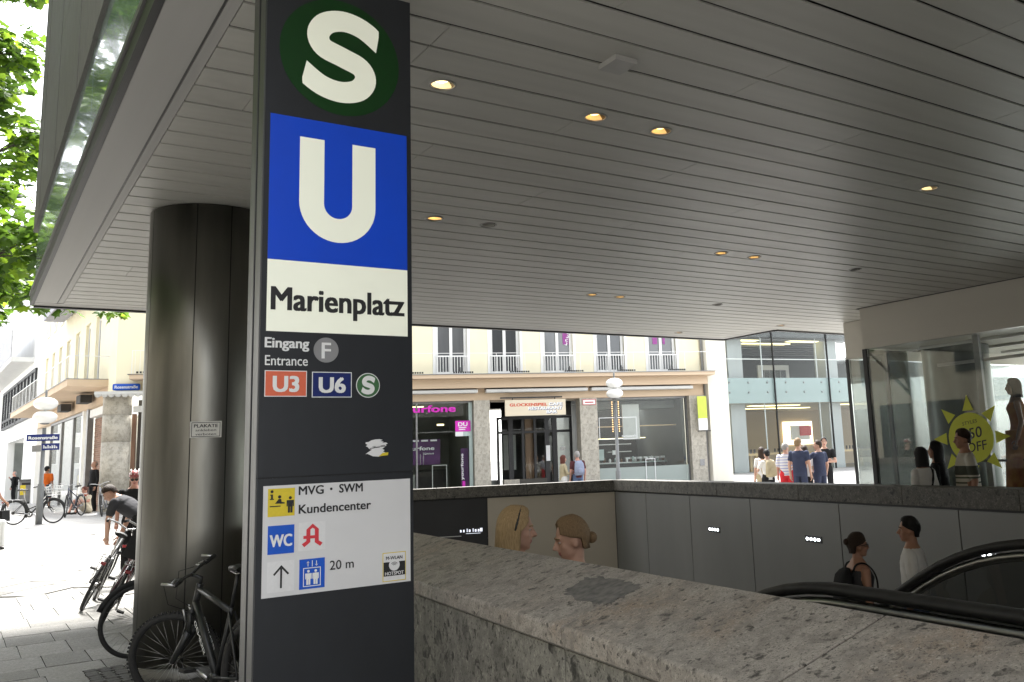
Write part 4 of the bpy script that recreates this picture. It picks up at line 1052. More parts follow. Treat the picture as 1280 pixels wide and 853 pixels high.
b2('portal', SIDEWHITE, 27.0, 36.5, 2.0, 2.1, .2, 4.0); b2('portal_side', WHITE_WALL, 27.0, 27.1, .4, 2, .2, 4.0); b2('portal_side', MIDIN, 36.4, 36.5, .4, 2, .2, 4.0)
b2('balcony_floor', SIDEWHITE, 24.2, 44, -1.1, 0, 8.0, 8.25); b2('balcony_front', mat('grey_balcony_panel', (.30, .30, .31), .6, nz=(3, .08)), 24.2, 44, -1.12, -1.08, 8.25, 9.75); b2('balcony_end', WHITE, 24.2, 24.22, -1.1, 0, 9.4, 9.75)
for k in range(8):
    u = 22.6 + k * 2.35
    window(wb, u, u + 1.15, 10.3 if k > 2 else 10.0, 12.1, -.03, WHITE, WINGL2, 2, (), .1, T=T2, depth=.06); window(wb, u, u + 1.15, 13.2, 15.0, -.03, WHITE, WINGL2, 2, (), .1, T=T2, depth=.06)
b2('shop_plate', SIDEWHITE, 33.5, 36.0, -.9, -.85, 4.1, 4.8)
wb3 = thing('far_white_building', 'plain white building with dark upper windows and a red shop sign far up the street', 'building', tuple(Ml @ Vector((41.6, 0, 0))))
T3 = Matrix.Translation(-Vector(wb3.location)) @ Ml
def b3(name, m, *a): return tb(name, m, *a, parent=wb3, T=T3)
b3('wall', WHITE_WALL, 41.55, 66, .02, 6, 4.2, 19); b3('wall', WHITE_WALL, 41.55, 45, .02, 6, .2, 4.2); b3('wall', WHITE_WALL, 55, 58, .02, 6, .2, 4.2); b3('shop_front', MIDIN, 45, 55, .6, .7, .2, 4.2); b3('shop_front', MIDIN, 58, 66, .6, .7, .2, 4.2)
b3('shop_post', SIDEWHITE, 48.5, 49.3, .02, .6, .2, 4.2); b3('shop_letters', mat('pink_red_sign', (.55, .12, .16), .5, nz=(5, .1)), 46, 50, -.35, -.25, 4.6, 5.2); b3('shop_letters', MATS['pink_red_sign'], 44.5, 47.5, -.25, -.15, 7.9, 8.5)
for k in range(9):
    u = 42.6 + k * 2.5
    for z in (5.6, 11.2, 14.4): window(wb3, u, u + 1.2, z, z + 1.9, -.03, WHITE, WINGL2, 2, (), .1, T=T3, depth=.06)
fb = thing('end_of_street_building', 'grey roofed pale building closing the far end of the street', 'building', (-4, 112, 0))
for nm, m, a in (('wall', SIDEWHITE, (-16, 16, 0, 8, .2, 17)), ('roof', GREYM, (-16.5, 16.5, -.6, 8, 17, 21))): ubox(nm, m, *a, parent=fb)
for k in range(10):
    for z in (3, 6.2, 9.4, 12.6): window(fb, -14 + k * 2.8, -12.6 + k * 2.8, z, z + 1.9, -.05, WHITE, WINGL2, 2, (), .1, depth=.06)

# ================================================================ glass-fronted store beyond the square
A0 = Vector((30.92, 34.04, 0)); AA = R(-9)
app = thing('glass_front_store', 'two storey store behind a tall frameless glass front with wooden tables inside', 'building', A0, AA)
def ab(name, m, *a): return ubox(name, m, *a, parent=app)
TAN = mat('tan_stone_wall', (.33, .26, .17), .6, nz=(1.5, .06)); STOREGREY = mat('store_grey_column', (.36, .38, .38), .5, nz=(1, .06)); OAK = mat('oak_table', (.52, .38, .20), .45, nz=(3, .15), stretch=(1, 6, 6))
DKGREY = mat('store_dark_grey', (.06, .063, .063), .6, nz=(1, .15)); FLOORP = mat('store_floor', (.38, .36, .32), .5, nz=(2, .06)); BANDGL = mat('pale_teal_glass_band', (.20, .27, .27), .25, nz=(1, .08), coat=.4)
ab('side_wall', CREAM_W, -.6, 0, -.2, 12, .2, 12); ab('floor', FLOORP, 0, 22, .02, 12, .2, .42); ab('upper_floor', DKGREY, 0, 22, .3, 12, 3.95, 5.1)
ab('floor_band', BANDGL, 0, 22, .10, .29, 3.90, 5.18); ab('back_wall', TAN, 3.0, 22, 9, 9.2, .42, 3.95); ab('back_wall', DKGREY, 0, 3.0, 9, 9.2, .42, 3.95); ab('ceiling', mat('store_ceiling', (.42, .38, .30), .7, nz=(1, .05)), 0, 22, .3, 9, 3.90, 3.948)
ab('upper_back', DKGREY, 0, 22, 8, 8.2, 5.1, 9.5); ab('upper_ceiling', mat('upper_ceiling_grey', (.16, .16, .155), .7, nz=(1, .1)), 0, 22, .1, 8, 7.3, 7.5); ab('upper_fascia', DKGREY, 0, 22, .06, .099, 7.3, 9.4); ab('roof', SIDEWHITE, -.6, 22, -.1, 12, 9.5, 12)
for x0, x1, y0_ in ((1.15, 2.05, .9), (7.5, 8.3, .9), (14, 14.9, .9)):
    ab('column', STOREGREY, x0, x1, y0_, y0_ + .9, .42, 3.90); ab('column', STOREGREY, x0, x1, y0_, y0_ + .9, 5.1, 7.3)
for a in ((.2, 2.2, 2.0, 2.6), (.2, 2.4, 5.0, 5.6), (3.4, 6.6, 2.2, 2.7), (3.2, 9.5, 5.0, 5.5), (8.8, 13, 2.2, 2.7)): ab('light_strip', CEILLIT, *a, 3.87, 3.895)
for a in ((.3, 2.6, 1.6, 2.2), (3.2, 6.4, 2.4, 3.0), (5.5, 7.4, 1.2, 1.9), (2.3, 3.4, 1.0, 1.6)): ab('light_strip', CEILLIT, *a, 7.27, 7.297)
for k in range(8): ab('ceiling_rib', GREYM, .0, 22, .6 + k * .95, .65 + k * .95, 7.22, 7.265)
ab('beige_screen', TAN, .7, 2.6, 2.6, 2.7, 5.2, 6.1); ab('display_cabinet', SIDEWHITE, 5.8, 8.0, 4.8, 4.9, 5.3, 6.35); ab('display_cabinet', DKGREY, 6.1, 7.7, 4.7, 4.79, 5.4, 6.05)
for k in range(5): ab('cabinet_mullion', GREYM, 6.1 + k * .38, 6.14 + k * .38, 4.66, 4.69, 5.4, 6.05)
ab('back_light_panel', mat('lit_poster', (.9, .8, .55), .4, nz=(1.5, .1), emit=((1, .85, .55), .55)), 10.3, 12.6, 8.85, 8.9, 1.75, 3.2); ab('poster_red', PRED, 11.5, 12.4, 8.7, 8.75, 2.3, 2.9)
mb = MB(); mb.box(PWHITE, 10.8, 12.3, 8.76, 8.80, 2.05, 2.95); mb.build('poster_white', app); ab('doorway_dark', DKGREY, 2.2, 2.45, 5, 5.3, .42, 3.9); ab('doorway_dark', WOOD, 4.9, 5.9, 7.5, 7.6, .42, 3.4)
cl = thing('wall_clock', 'big round white clock ring high behind the store glass', 'clock', (0, 0, 0), AA)
cl.location = Matrix.Translation(A0) @ Matrix.Rotation(AA, 4, 'Z') @ Vector((8.9, 1.6, 7.3))
mb = MB(); mb.lathe(GREYM, [(1.02, -.1), (1.22, -.1), (1.22, .1), (1.02, .1), (1.02, -.1)], 40, axis='y'); mb.build('rim', cl)
mb = MB(); mb.lathe(mat('clock_white', (.85, .85, .85), .5, nz=(3, .03), emit=((1, 1, 1), .5)), [(0, -.05), (1.02, -.05), (1.02, .05), (0, .05)], 40, axis='y'); mb.build('face', cl)
mb = MB(); mb.box(BLACK, -.03, .03, -.08, -.06, 0, .7); mb.box(BLACK, 0, .5, -.08, -.06, -.03, .03); mb.build('hands', cl)
APG = glass('store_pane', (.97, .985, .98), .3)
for a, b in ((0.02, 3.33), (3.36, 6.88), (6.91, 10.4), (10.43, 14), (14.03, 17.6), (17.63, 22)):
    ab('glass_pane', APG, a, b, 0, .03, .35, 9.3); ab('pane_joint', BLACK, b + .0, b + .045, -.04, .06, .35, 9.3)
    ab('glass_fin', mat('fin_edge', (.45, .48, .48), .3, nz=(3, .05)), b - .55, b - .50, .25, .29, .42, 9.1)
for k in range(9):
    for z in (4.45, 4.95): mb = MB(); mb.lathe(GREYM, [(0, 0), (.05, 0), (.05, .03), (0, .03)], 10, c=(.6 + k * 1.17, .06, z), axis='y'); mb.build('glass_fixing', app)
ab('guard_rail', WHITE, 0, 22, .35, .38, 6.16, 6.20)
tabs = [(.3, 3.0, 1.6), (3.4, 6.2, 3.4), (6.9, 10.5, 1.6), (3.3, 6.0, 6.2), (11.5, 15, 1.6)]
for i, (a, b, yy) in enumerate(tabs):
    t = thing('display_table', ['long oak display table by the cream side wall inside the glass store', 'oak display table behind the grey column inside the glass store', 'oak display table right of the lit poster inside the glass store', 'oak table at the tan back wall inside the glass store', 'long oak table at the far end of the glass store'][i], 'table', (0, 0, 0), AA, group='oak tables inside the glass store')
    t.location = Matrix.Translation(A0) @ Matrix.Rotation(AA, 4, 'Z') @ Vector(((a + b) / 2, yy, .42)); hw = (b - a) / 2
    ubox('table_top', OAK, -hw, hw, -.5, .5, .84, .94, t)
    for sx in (-1, 1):
        for sy in (-1, 1): ubox('leg', OAK, sx * hw - (sx > 0) * .14 + 0, sx * hw + (sx < 0) * .14, sy * .5 - (sy > 0) * .14, sy * .5 + (sy < 0) * .14, 0, .84, t)
    for k in range(int((b - a) / .3)):
        if i in (3, 4) and k % 2: continue
        d_ = thing('display_device', 'small dark device on an upright stand on the ' + ['oak table by the cream side wall', 'oak table behind the grey column', 'oak table right of the lit poster', 'oak table at the tan back wall', 'oak table at the far end'][i], 'device', (0, 0, 0), AA, group='devices on the oak tables')
        d_.location = Vector(t.location) + Matrix.Rotation(AA, 3, 'Z') @ Vector((-hw + .2 + k * .3, -.2 + .1 * (k % 3), .94))
        ubox('stand', GREYM, -.02, .02, -.02, .02, 0, .05, d_); ubox('screen', DARKIN, -.05, .05, -.012, .0, .05, .22, d_)
# ================================================================ corner shop under the soffit (right)
shop = thing('corner_shop', 'glazed fashion shop under the soffit behind the stairwell wall', 'shop', (13.2, 8.0, 0))
def hb(name, m, *a): return ubox(name, m, *a, parent=shop, world=True)
SG = glass('corner_shop_glass', (.955, .975, .965), .9)
for a, b in ((-3.6, .1), (.11, 3.5), (3.51, 6.95), (6.96, 10.25)): hb('glass_pane', SG, 12.765, 12.785, a, b, .06, 3.255)
hb('corner_post', BLACK, 12.74, 12.82, 10.255, 10.335, .0, 3.258)
hb('glass_pane', SG, 13.96, 13.98, 10.36, 11.66, .06, 3.255); hb('corner_post', BLACK, 13.94, 14.0, 11.665, 11.73, 0, 3.258)
hb('glass_pane', SG, 12.83, 13.93, 10.29, 10.305, .06, 3.255)
hb('door_stile', ALU, 13.30, 13.34, 10.27, 10.32, .06, 3.2); hb('glass_pane', SG, 14.0, 19.6, 11.69, 11.71, .06, 3.255)
hb('shop_floor', mat('pale_shop_floor', (.45, .44, .41), .35, nz=(2, .06)), 12.79, 20.0, -4, 11.66, .0, .05)
hb('shop_ceiling', mat('shop_cream_ceiling', (.55, .52, .44), .6, nz=(1, .05)), 13.11, 20, -4, 10.04, 3.265, 3.30)
hb('shop_ceiling', MATS['shop_cream_ceiling'], 14.31, 20, 10.05, 11.65, 3.265, 3.30)
hb('sill', GREYM, 12.75, 12.80, -4, 10.25, .0, .058)
for k in range(5): hb('ceiling_track', WHITE, 13.6 + k * 1.25, 13.66 + k * 1.25, -3, 9.8, 3.22, 3.262)
for a in ((-4.0, .2), (.21, 4.4), (4.41, 8.6), (8.61, 11.66)): hb('glass_pane', SG, 20.0, 20.02, a[0], a[1], .06, 3.255)
hb('mullion', GREYM, 19.96, 20.06, 8.57, 8.65, .0, 3.26)
ccx, ccy = 14.25, 10.10
icol = thing('shop_column', 'dark greenish round column inside the glazed corner shop', 'column', (ccx, ccy - .55, .05))
mb = MB(); mb.lathe(mat('dark_green_steel', (.07, .08, .072), .35, .7, nz=(1.2, .3), stretch=(3, 3, .5)), [(.56, 0), (.56, 1.6), (.56, 3.205)], 36); mb.build('shaft', icol)
mb = MB(); mb.lathe(STEEL_DK, [(.575, 0), (.575, .12), (.56, .125)], 36); mb.build('base_ring', icol)
hb('rail', BLACK, 12.95, 12.99, 3.0, 8.9, 1.29, 1.325)
for yy in (3.2, 5.9, 8.6): hb('rail_post', GREYM, 12.955, 12.985, yy, yy + .035, .05, 1.288)
hb('door_lock', BLACK, 13.0, 13.03, 8.05, 8.25, .78, .92); hb('inner_mullion', ALU, 13.0, 13.06, 8.28, 8.38, .05, 3.26)
hb('ceiling_rail', GREYM, 13.2, 13.24, 4, 9.2, 2.85, 2.90)
# sale sticker on the glass
stk = thing('sale_sticker', 'lime yellow sun shaped sale sticker reading 50 OFF on the shop glass', 'sticker', (12.758, 8.43, 1.665), R(-90))
STK = mat('sticker_lime', (.55, .58, .03), .5, nz=(3, .05))
mb = MB(); n = 40; mb.add([(.385 * math.cos(6.2832 * k / n), -.0015, .385 * math.sin(6.2832 * k / n)) for k in range(n)], [tuple(range(n))], STK); mb.build('disc', stk)
for k in range(8):
    a = 6.2832 * (k + .0) / 8; mb = MB()
    mb.add([(.43 * math.cos(a - .22), -.0015, .43 * math.sin(a - .22)), (.43 * math.cos(a + .22), -.0015, .43 * math.sin(a + .22)), (.66 * math.cos(a), -.0015, .66 * math.sin(a))], [(0, 1, 2)], STK); mb.build('ray', stk)
XS = (1, 0, .16)
text('lettering', 'STYLES', INK, (-.12, -.003, .19), XS, UD, .26, .055, stk); text('lettering', '50', INK, (-.02, -.003, -.02), XS, UD, .22, .17, stk, bold=.01); text('lettering', 'OFF', INK, (-.08, -.003, -.23), XS, UD, .34, .15, stk, bold=.01)

# ================================================================ street lamps
OPAL = mat('opal_globe', (.78, .78, .76), .25, nz=(3, .03), trans=.0); POST = mat('grey_post_paint', (.16, .165, .165), .5, nz=(5, .1))
def street_lamp(label, loc, h, r):
    t = thing('street_lamp', label, 'street lamp', loc, group='street lamps with stacked opal globes')
    mb = MB(); mb.tube(POST, [(0, 0, 0), (0, 0, 1.1), (0, 0, 1.12), (0, 0, h - .28 * r / .29)], [.085, .085, .06, .05], 14); mb.build('post', t)
    for k, z in enumerate((h, h + 1.22 * r)):
        mb = MB(); mb.lathe(OPAL, [(0, -.62 * r)] + [(r * math.cos(a), .60 * r * math.sin(a)) for a in [R(-80 + 10 * q_) for q_ in range(17)]] + [(0, .62 * r)], 24, c=(0, 0, z)); mb.build('globe', t)
    mb = MB(); mb.tube(POST, [(0, 0, h + 1.8 * r), (0, 0, h + 2.5 * r)], .03, 8); mb.build('finial', t)
    mb = MB(); mb.lathe(POST, [(.05, 0), (.12, .02), (.12, .04), (.04, .05)], 16, c=(0, 0, h - .68 * r)); mb.build('cap', t)
    return t
lampL = street_lamp('grey lamp post with two opal globes and street name signs, a bicycle parked against it', (1.93, 30.57, gz(1.93, 30.57)), 2.98, .31)
lampC = street_lamp('thin lamp post with two white opal globes in front of the restaurant window', (17.62, 24.55, gz(17.62, 24.55)), 3.62, .28)
for z, w_, s_, m_, dx in ((2.40, .80, 'Rosenstraße', SNAVY, -.02), (2.14, .44, '', SNAVY, .17)):
    t = thing('street_sign', 'dark blue enamel sign reading Rosenstraße on the lamp post with the bicycle' if s_ else 'short dark blue sign below the Rosenstraße sign on the lamp post', 'sign', (1.93 + dx, 30.49, z + gz(1.93, 30.57)), R(-8))
    mb = MB(); mb.box(m_, -w_ / 2, w_ / 2, -.012, .0, -.095, .095, bev=.006); mb.build('plate', t)
    if s_: text('lettering', s_, PWHITE, (-w_ / 2 + .05, -.016, -.045), XD, UD, w_ - .1, .09, t, bold=.03)
    else: strokes('lettering_marks', PWHITE, (-w_ / 2 + .04, -.016, -.045), XD, UD, w_ - .08, .09, 7, t, 6)
mb = MB(); mb.box(GREYM, -.20, .20, -.02, .0, -.09, .09); 
pl = thing('street_sign', 'plain grey back of a small sign on the lamp post with the bicycle', 'sign', (1.78, 30.52, 2.14 + .35), R(-60)); mb.build('plate', pl)

# litter bin beside the orange shirted walker
bn = thing('litter_bin', 'square grey metal litter bin with a yellow sticker by the white shop', 'bin', (3.05, 57.5, gz(3, 57)))
mb = MB(); mb.box(GREYM, -.42, .42, -.42, .42, .06, 1.15, bev=.04); mb.build('body', bn); mb = MB(); mb.box(STEEL_DK, -.44, .44, -.44, .44, 1.15, 1.25, bev=.02); mb.build('lid', bn)
ubox('slot', BLACK, -.3, .3, -.424, -.415, .95, 1.08, bn); ubox('sticker', PYELL, -.36, -.12, -.426, -.4205, .45, .95, bn); ubox('foot', BLACK, -.3, .3, -.3, .3, 0, .06, bn)

# ================================================================ maple tree whose crown hangs beside the building corner
LEAF = bpy.data.materials.new('maple_leaf'); LEAF.use_nodes = True
def leaf_material():
    nt = LEAF.node_tree; b = nt.nodes['Principled BSDF']; out = nt.nodes['Material Output']
    b.inputs['Roughness'].default_value = .5
    geo = nt.nodes.new('ShaderNodeNewGeometry'); ramp = nt.nodes.new('ShaderNodeValToRGB')
    ramp.color_ramp.elements[0].color = (0.040, .095, .014, 1); ramp.color_ramp.elements[1].color = (.19, .34, .028, 1)
    e = ramp.color_ramp.elements.new(.55); e.color = (.075, .165, .018, 1)
    oi = nt.nodes.new('ShaderNodeObjectInfo'); ad = nt.nodes.new('ShaderNodeMath'); fr_ = nt.nodes.new('ShaderNodeMath'); fr_.operation = 'FRACT'
    nt.links.new(geo.outputs['Random Per Island'], ad.inputs[0]); nt.links.new(oi.outputs['Random'], ad.inputs[1]); nt.links.new(ad.outputs[0], fr_.inputs[0]); nt.links.new(fr_.outputs[0], ramp.inputs[0]); nt.links.new(ramp.outputs[0], b.inputs['Base Color'])
    tr = nt.nodes.new('ShaderNodeBsdfTranslucent'); hs = nt.nodes.new('ShaderNodeHueSaturation'); hs.inputs['Value'].default_value = 1.3; hs.inputs['Hue'].default_value = .48
    nt.links.new(ramp.outputs[0], hs.inputs['Color']); nt.links.new(hs.outputs[0], tr.inputs[0])
    mx = nt.nodes.new('ShaderNodeMixShader'); mx.inputs[0].default_value = .6
    nt.links.new(b.outputs[0], mx.inputs[1]); nt.links.new(tr.outputs[0], mx.inputs[2]); nt.links.new(mx.outputs[0], out.inputs['Surface'])
leaf_material()
BARK = mat('maple_bark', (.10, .085, .07), .9, nz=(9, .3), bump=(30, .8), stretch=(4, 4, .6))
OUT2 = [(0, -.5), (.16, -.30), (.42, -.36), (.34, -.10), (.56, .12), (.27, .14), (.20, .30), (0, .62), (-.20, .30), (-.27, .14), (-.56, .12), (-.34, -.10), (-.42, -.36), (-.16, -.30)]
LEAFMESH = bpy.data.meshes.new('leaf'); LEAFMESH.from_pydata([(0, 0, 0)] + [(a * 2, b * 2, -.6 * (a * a + b * b)) for a, b in OUT2], [], [(0, 1 + q_, 1 + (q_ + 1) % 14) for q_ in range(14)]); LEAFMESH.materials.append(LEAF)
def maple(label, base, clumps, nleaf, seed, size=(.075, .135), singles=0):
    rt = random.Random(seed); t = thing('maple_tree', label, 'tree', base); O = Vector(base)
    mb = MB(); top = Vector((.3, -.1, 5.2)); mb.tube(BARK, [(0, 0, -.1), (.02, 0, .25), (.08, .0, 2.0), (.2, -.05, 3.8), top, (.5, -.2, 8.0), (.6, -.2, 11.0)], [.30, .23, .20, .18, .15, .09, .03], 12); mb.build('trunk', t)
    ends = []
    for c, r in clumps:
        c = Vector(c) - O
        if c.z < 5.6: continue
        st_ = Vector((.2 + .02 * c.z, -.06, max(2.6, c.z * .62 - rt.random())))
        mid = st_.lerp(c, .5) + Vector((rt.uniform(-.3, .3), rt.uniform(-.3, .3), .35))
        mbb = MB(); mbb.tube(BARK, [st_, st_.lerp(mid, .5), mid, mid.lerp(c, .6), c], [.07, .055, .04, .026, .012], 7)
        for q_ in range(6):
            d = Vector((rt.gauss(0, 1), rt.gauss(0, 1), rt.gauss(0, .7))).normalized() * r * .85
            a = mid.lerp(c, rt.uniform(.3, 1)); mbb.tube(BARK, [a, a + d * .5 + Vector((0, 0, .06)), a + d], [.017, .011, .005], 5)
        mbb.build('limb', t)
    tot = sum(r ** 2.2 for _, r in clumps); V = []; F = []
    out2 = [(0, -.5), (.16, -.30), (.42, -.36), (.34, -.10), (.56, .12), (.27, .14), (.20, .30), (0, .62), (-.20, .30), (-.27, .14), (-.56, .12), (-.34, -.10), (-.42, -.36), (-.16, -.30)]
    for c, r in clumps:
        c = Vector(c) - O
        for _ in range(int(nleaf * r ** 2.2 / tot)):
            d = Vector((rt.gauss(0, 1), rt.gauss(0, 1), rt.gauss(0, 1))).normalized() * r * rt.random() ** .45
            d.z *= .72
            p = c + d; s = rt.uniform(*size)
            n = (Vector((rt.gauss(0, .55), rt.gauss(0, .55), 1)) + d.normalized() * .4).normalized()
            u = n.orthogonal().normalized(); u = Matrix.Rotation(rt.random() * 6.28, 3, n) @ u; w = n.cross(u)
            wp = p + O
            if singles and wp.y < 20.6 and wp.x > -.35 + (wp.y - 17) * .03:       # the leaves that show largest are objects of their own
                singles -= 1
                lo_ = bpy.data.objects.new('leaf', LEAFMESH); lo_.matrix_local = Matrix(((u.x, w.x, n.x, p.x), (u.y, w.y, n.y, p.y), (u.z, w.z, n.z, p.z), (0, 0, 0, 1))) @ Matrix.Scale(s, 4); link(lo_, t)
                continue
            k = len(V); droop = rt.uniform(.1, .5)
            V.append(tuple(p))
            for (a, b) in out2: V.append(tuple(p + u * (a * s * 2) + w * (b * s * 2) - n * (droop * s * (a * a + b * b) * 2)))
            m = len(out2)
            for q_ in range(m): F.append((k, k + 1 + q_, k + 1 + (q_ + 1) % m))
    me = bpy.data.meshes.new('crown'); me.from_pydata(V, [], F); me.materials.append(LEAF); me.update()
    o = bpy.data.objects.new('crown', me); link(o, t); o['kind'] = 'stuff'
    return t
rc = random.Random(21); cl_ = []
for k in range(52):
    x = rc.uniform(-3.6, 1.3); yy = rc.uniform(17.6, 23.5); z = rc.uniform(5.2, 13.5)
    cl_.append(((x, yy, z), rc.uniform(.5, .95)))
cl_ += [((.9, 19.6, 4.95), .42), ((1.5, 19.4, 4.85), .34), ((2.2, 19.1, 4.72), .28), ((.25, 19.8, 5.4), .6), ((-.2, 19.2, 6.6), .8), ((-.1, 18.6, 8.2), .8), ((.2, 19.4, 9.6), .8), ((-.4, 18.4, 5.6), .6), ((.3, 20.5, 6.0), .7)]
maple('tall maple with bright green leaves beside the stone clad building corner', (-2.3, 20.3, gz(-2.3, 20.3)), cl_, 9500, 4, size=(.08, .15), singles=280)

for k, (tx, ty, lb_) in enumerate(((-4.2, 13.2, 'maple in the row along the street, next to the tall corner maple'), (-4.8, 7.6, 'maple in the row along the street, opposite the steel column'))):
    rc = random.Random(50 + k)
    cc = [((tx + rc.uniform(-2.6, 2.9), ty + rc.uniform(-3.6, 3.6), rc.uniform(5.6, 11.5)), rc.uniform(.8, 1.25)) for q_ in range(30 - 8 * k)]
    maple(lb_, (tx, ty, 0), cc, 4000 - 1200 * k, 90 + k, size=(.13, .22))
# ================================================================ unseen buildings behind and beside the camera, added to hold back light
ob = thing('opposite_building', 'pale plastered building across the street from the station entrance', 'building', (-10.5, 8, 0))
ubox('wall', mat('ochre_render', (.42, .38, .30), .85, nz=(1, .06)), -6, 0, -34, 40, 0, 14, ob)
for k in range(20):
    for z in (4.6, 8.4, 11.4):
        ubox('window', WINGL, -.02, .03, -32 + k * 3.6, -30.6 + k * 3.6, z, z + 2.0, ob)
for k in range(12): ubox('shop_window', WINGL, -.02, .03, -32 + k * 6, -27.5 + k * 6, .3, 3.4, ob)
bb = thing('rear_shop_wall', 'dark shop wall closing the passage under the soffit behind the viewer', 'wall', (9, -8.5, 0))
ubox('wall', mat('dark_shop_wall', (.10, .095, .09), .6, nz=(1, .1)), -6.5, 8, -.4, 0, 0, 3.96, bb); ubox('window', WINGL2, -5.5, -2.5, .001, .03, .4, 3.2, bb); ubox('window', WINGL2, -1.5, 1.5, .001, .03, .4, 3.2, bb); ubox('window', WINGL2, 2.5, 6.5, .001, .03, .4, 3.2, bb)
# ================================================================ bicycles
TYRE = mat('tyre_rubber', (.018, .018, .018), .8, nz=(30, .2)); RIM_S = mat('silver_rim', (.55, .55, .54), .3, 1.0, nz=(6, .08)); RIM_B = mat('black_rim', (.03, .03, .03), .4, .5, nz=(6, .1))
SPOKE = mat('spoke_steel', (.34, .34, .33), .35, 1.0, nz=None); CHROME = mat('bike_alloy', (.5, .5, .5), .3, 1.0, nz=(8, .1)); SADDLE = mat('saddle_vinyl', (.015, .015, .016), .45, nz=(20, .1))
GRIP = mat('grip_rubber', (.012, .012, .012), .7, nz=(30, .2)); CHAIN = mat('oily_chain', (.05, .045, .04), .45, .8, nz=(60, .3))
FR = {'black': mat('frame_black', (.011, .012, .013), .45, nz=(4, .1), coat=.1), 'dark_red': mat('frame_dark_red', (.09, .012, .02), .3, nz=(4, .1), coat=.4), 'silver': mat('frame_silver', (.35, .35, .36), .3, .6, nz=(4, .08)),
      'navy': mat('frame_navy', (.02, .025, .05), .3, nz=(4, .1), coat=.4), 'grey': mat('frame_grey', (.10, .10, .11), .3, nz=(4, .1), coat=.3)}
def wheel(parent, loc, steer, rim, r=.33, tw=.024, knob=False, name='wheel'):
    T = Matrix.Translation(loc) @ Matrix.Rotation(steer, 4, 'Z')
    def TT_(mb): mb.v = [tuple(T @ Vector(v)) for v in mb.v]; return mb
    mb = MB(); mb.lathe(rim, [(r - tw * 1.7, -.011), (r - tw * .9, -.012), (r - tw * .9, .012), (r - tw * 1.7, .011), (r - tw * 1.7, -.011)], 48, axis='y'); w = TT_(mb).build(name, parent)
    mb = MB(); mb.lathe(TYRE, [(r - tw + tw * math.cos(a), tw * math.sin(a)) for a in [6.2832 * q_ / 10 for q_ in range(11)]], 56, axis='y')
    if knob:
        for k in range(72):
            a = 6.2832 * k / 72
            for s in (-1, 1):
                c = Vector(((r + .0015) * math.cos(a + s * .02), s * .011, (r + .0015) * math.sin(a + s * .02)))
                mb.box(TYRE, -.006, .006, -.007, .007, -.006, .006, T=Matrix.Translation(c) @ Matrix.Rotation(-a, 4, 'Y'))
    TT_(mb).build('tyre', w)
    mb = MB()
    for k in range(32):
        a = 6.2832 * k / 32; b = a + (.42 if k % 4 < 2 else -.42); s = .028 if k % 2 else -.028
        mb.tube(SPOKE, [(.022 * math.cos(b), s, .022 * math.sin(b)), ((r - tw * 1.6) * math.cos(a), 0, (r - tw * 1.6) * math.sin(a))], .0013, 4)
    tag(TT_(mb).build('spokes', w), kind='stuff')
    mb = MB(); mb.lathe(CHROME, [(0, -.045), (.012, -.045), (.022, -.03), (.016, -.02), (.016, .02), (.022, .03), (.012, .045), (0, .045)], 12, axis='y'); TT_(mb).build('hub', w)
    return w
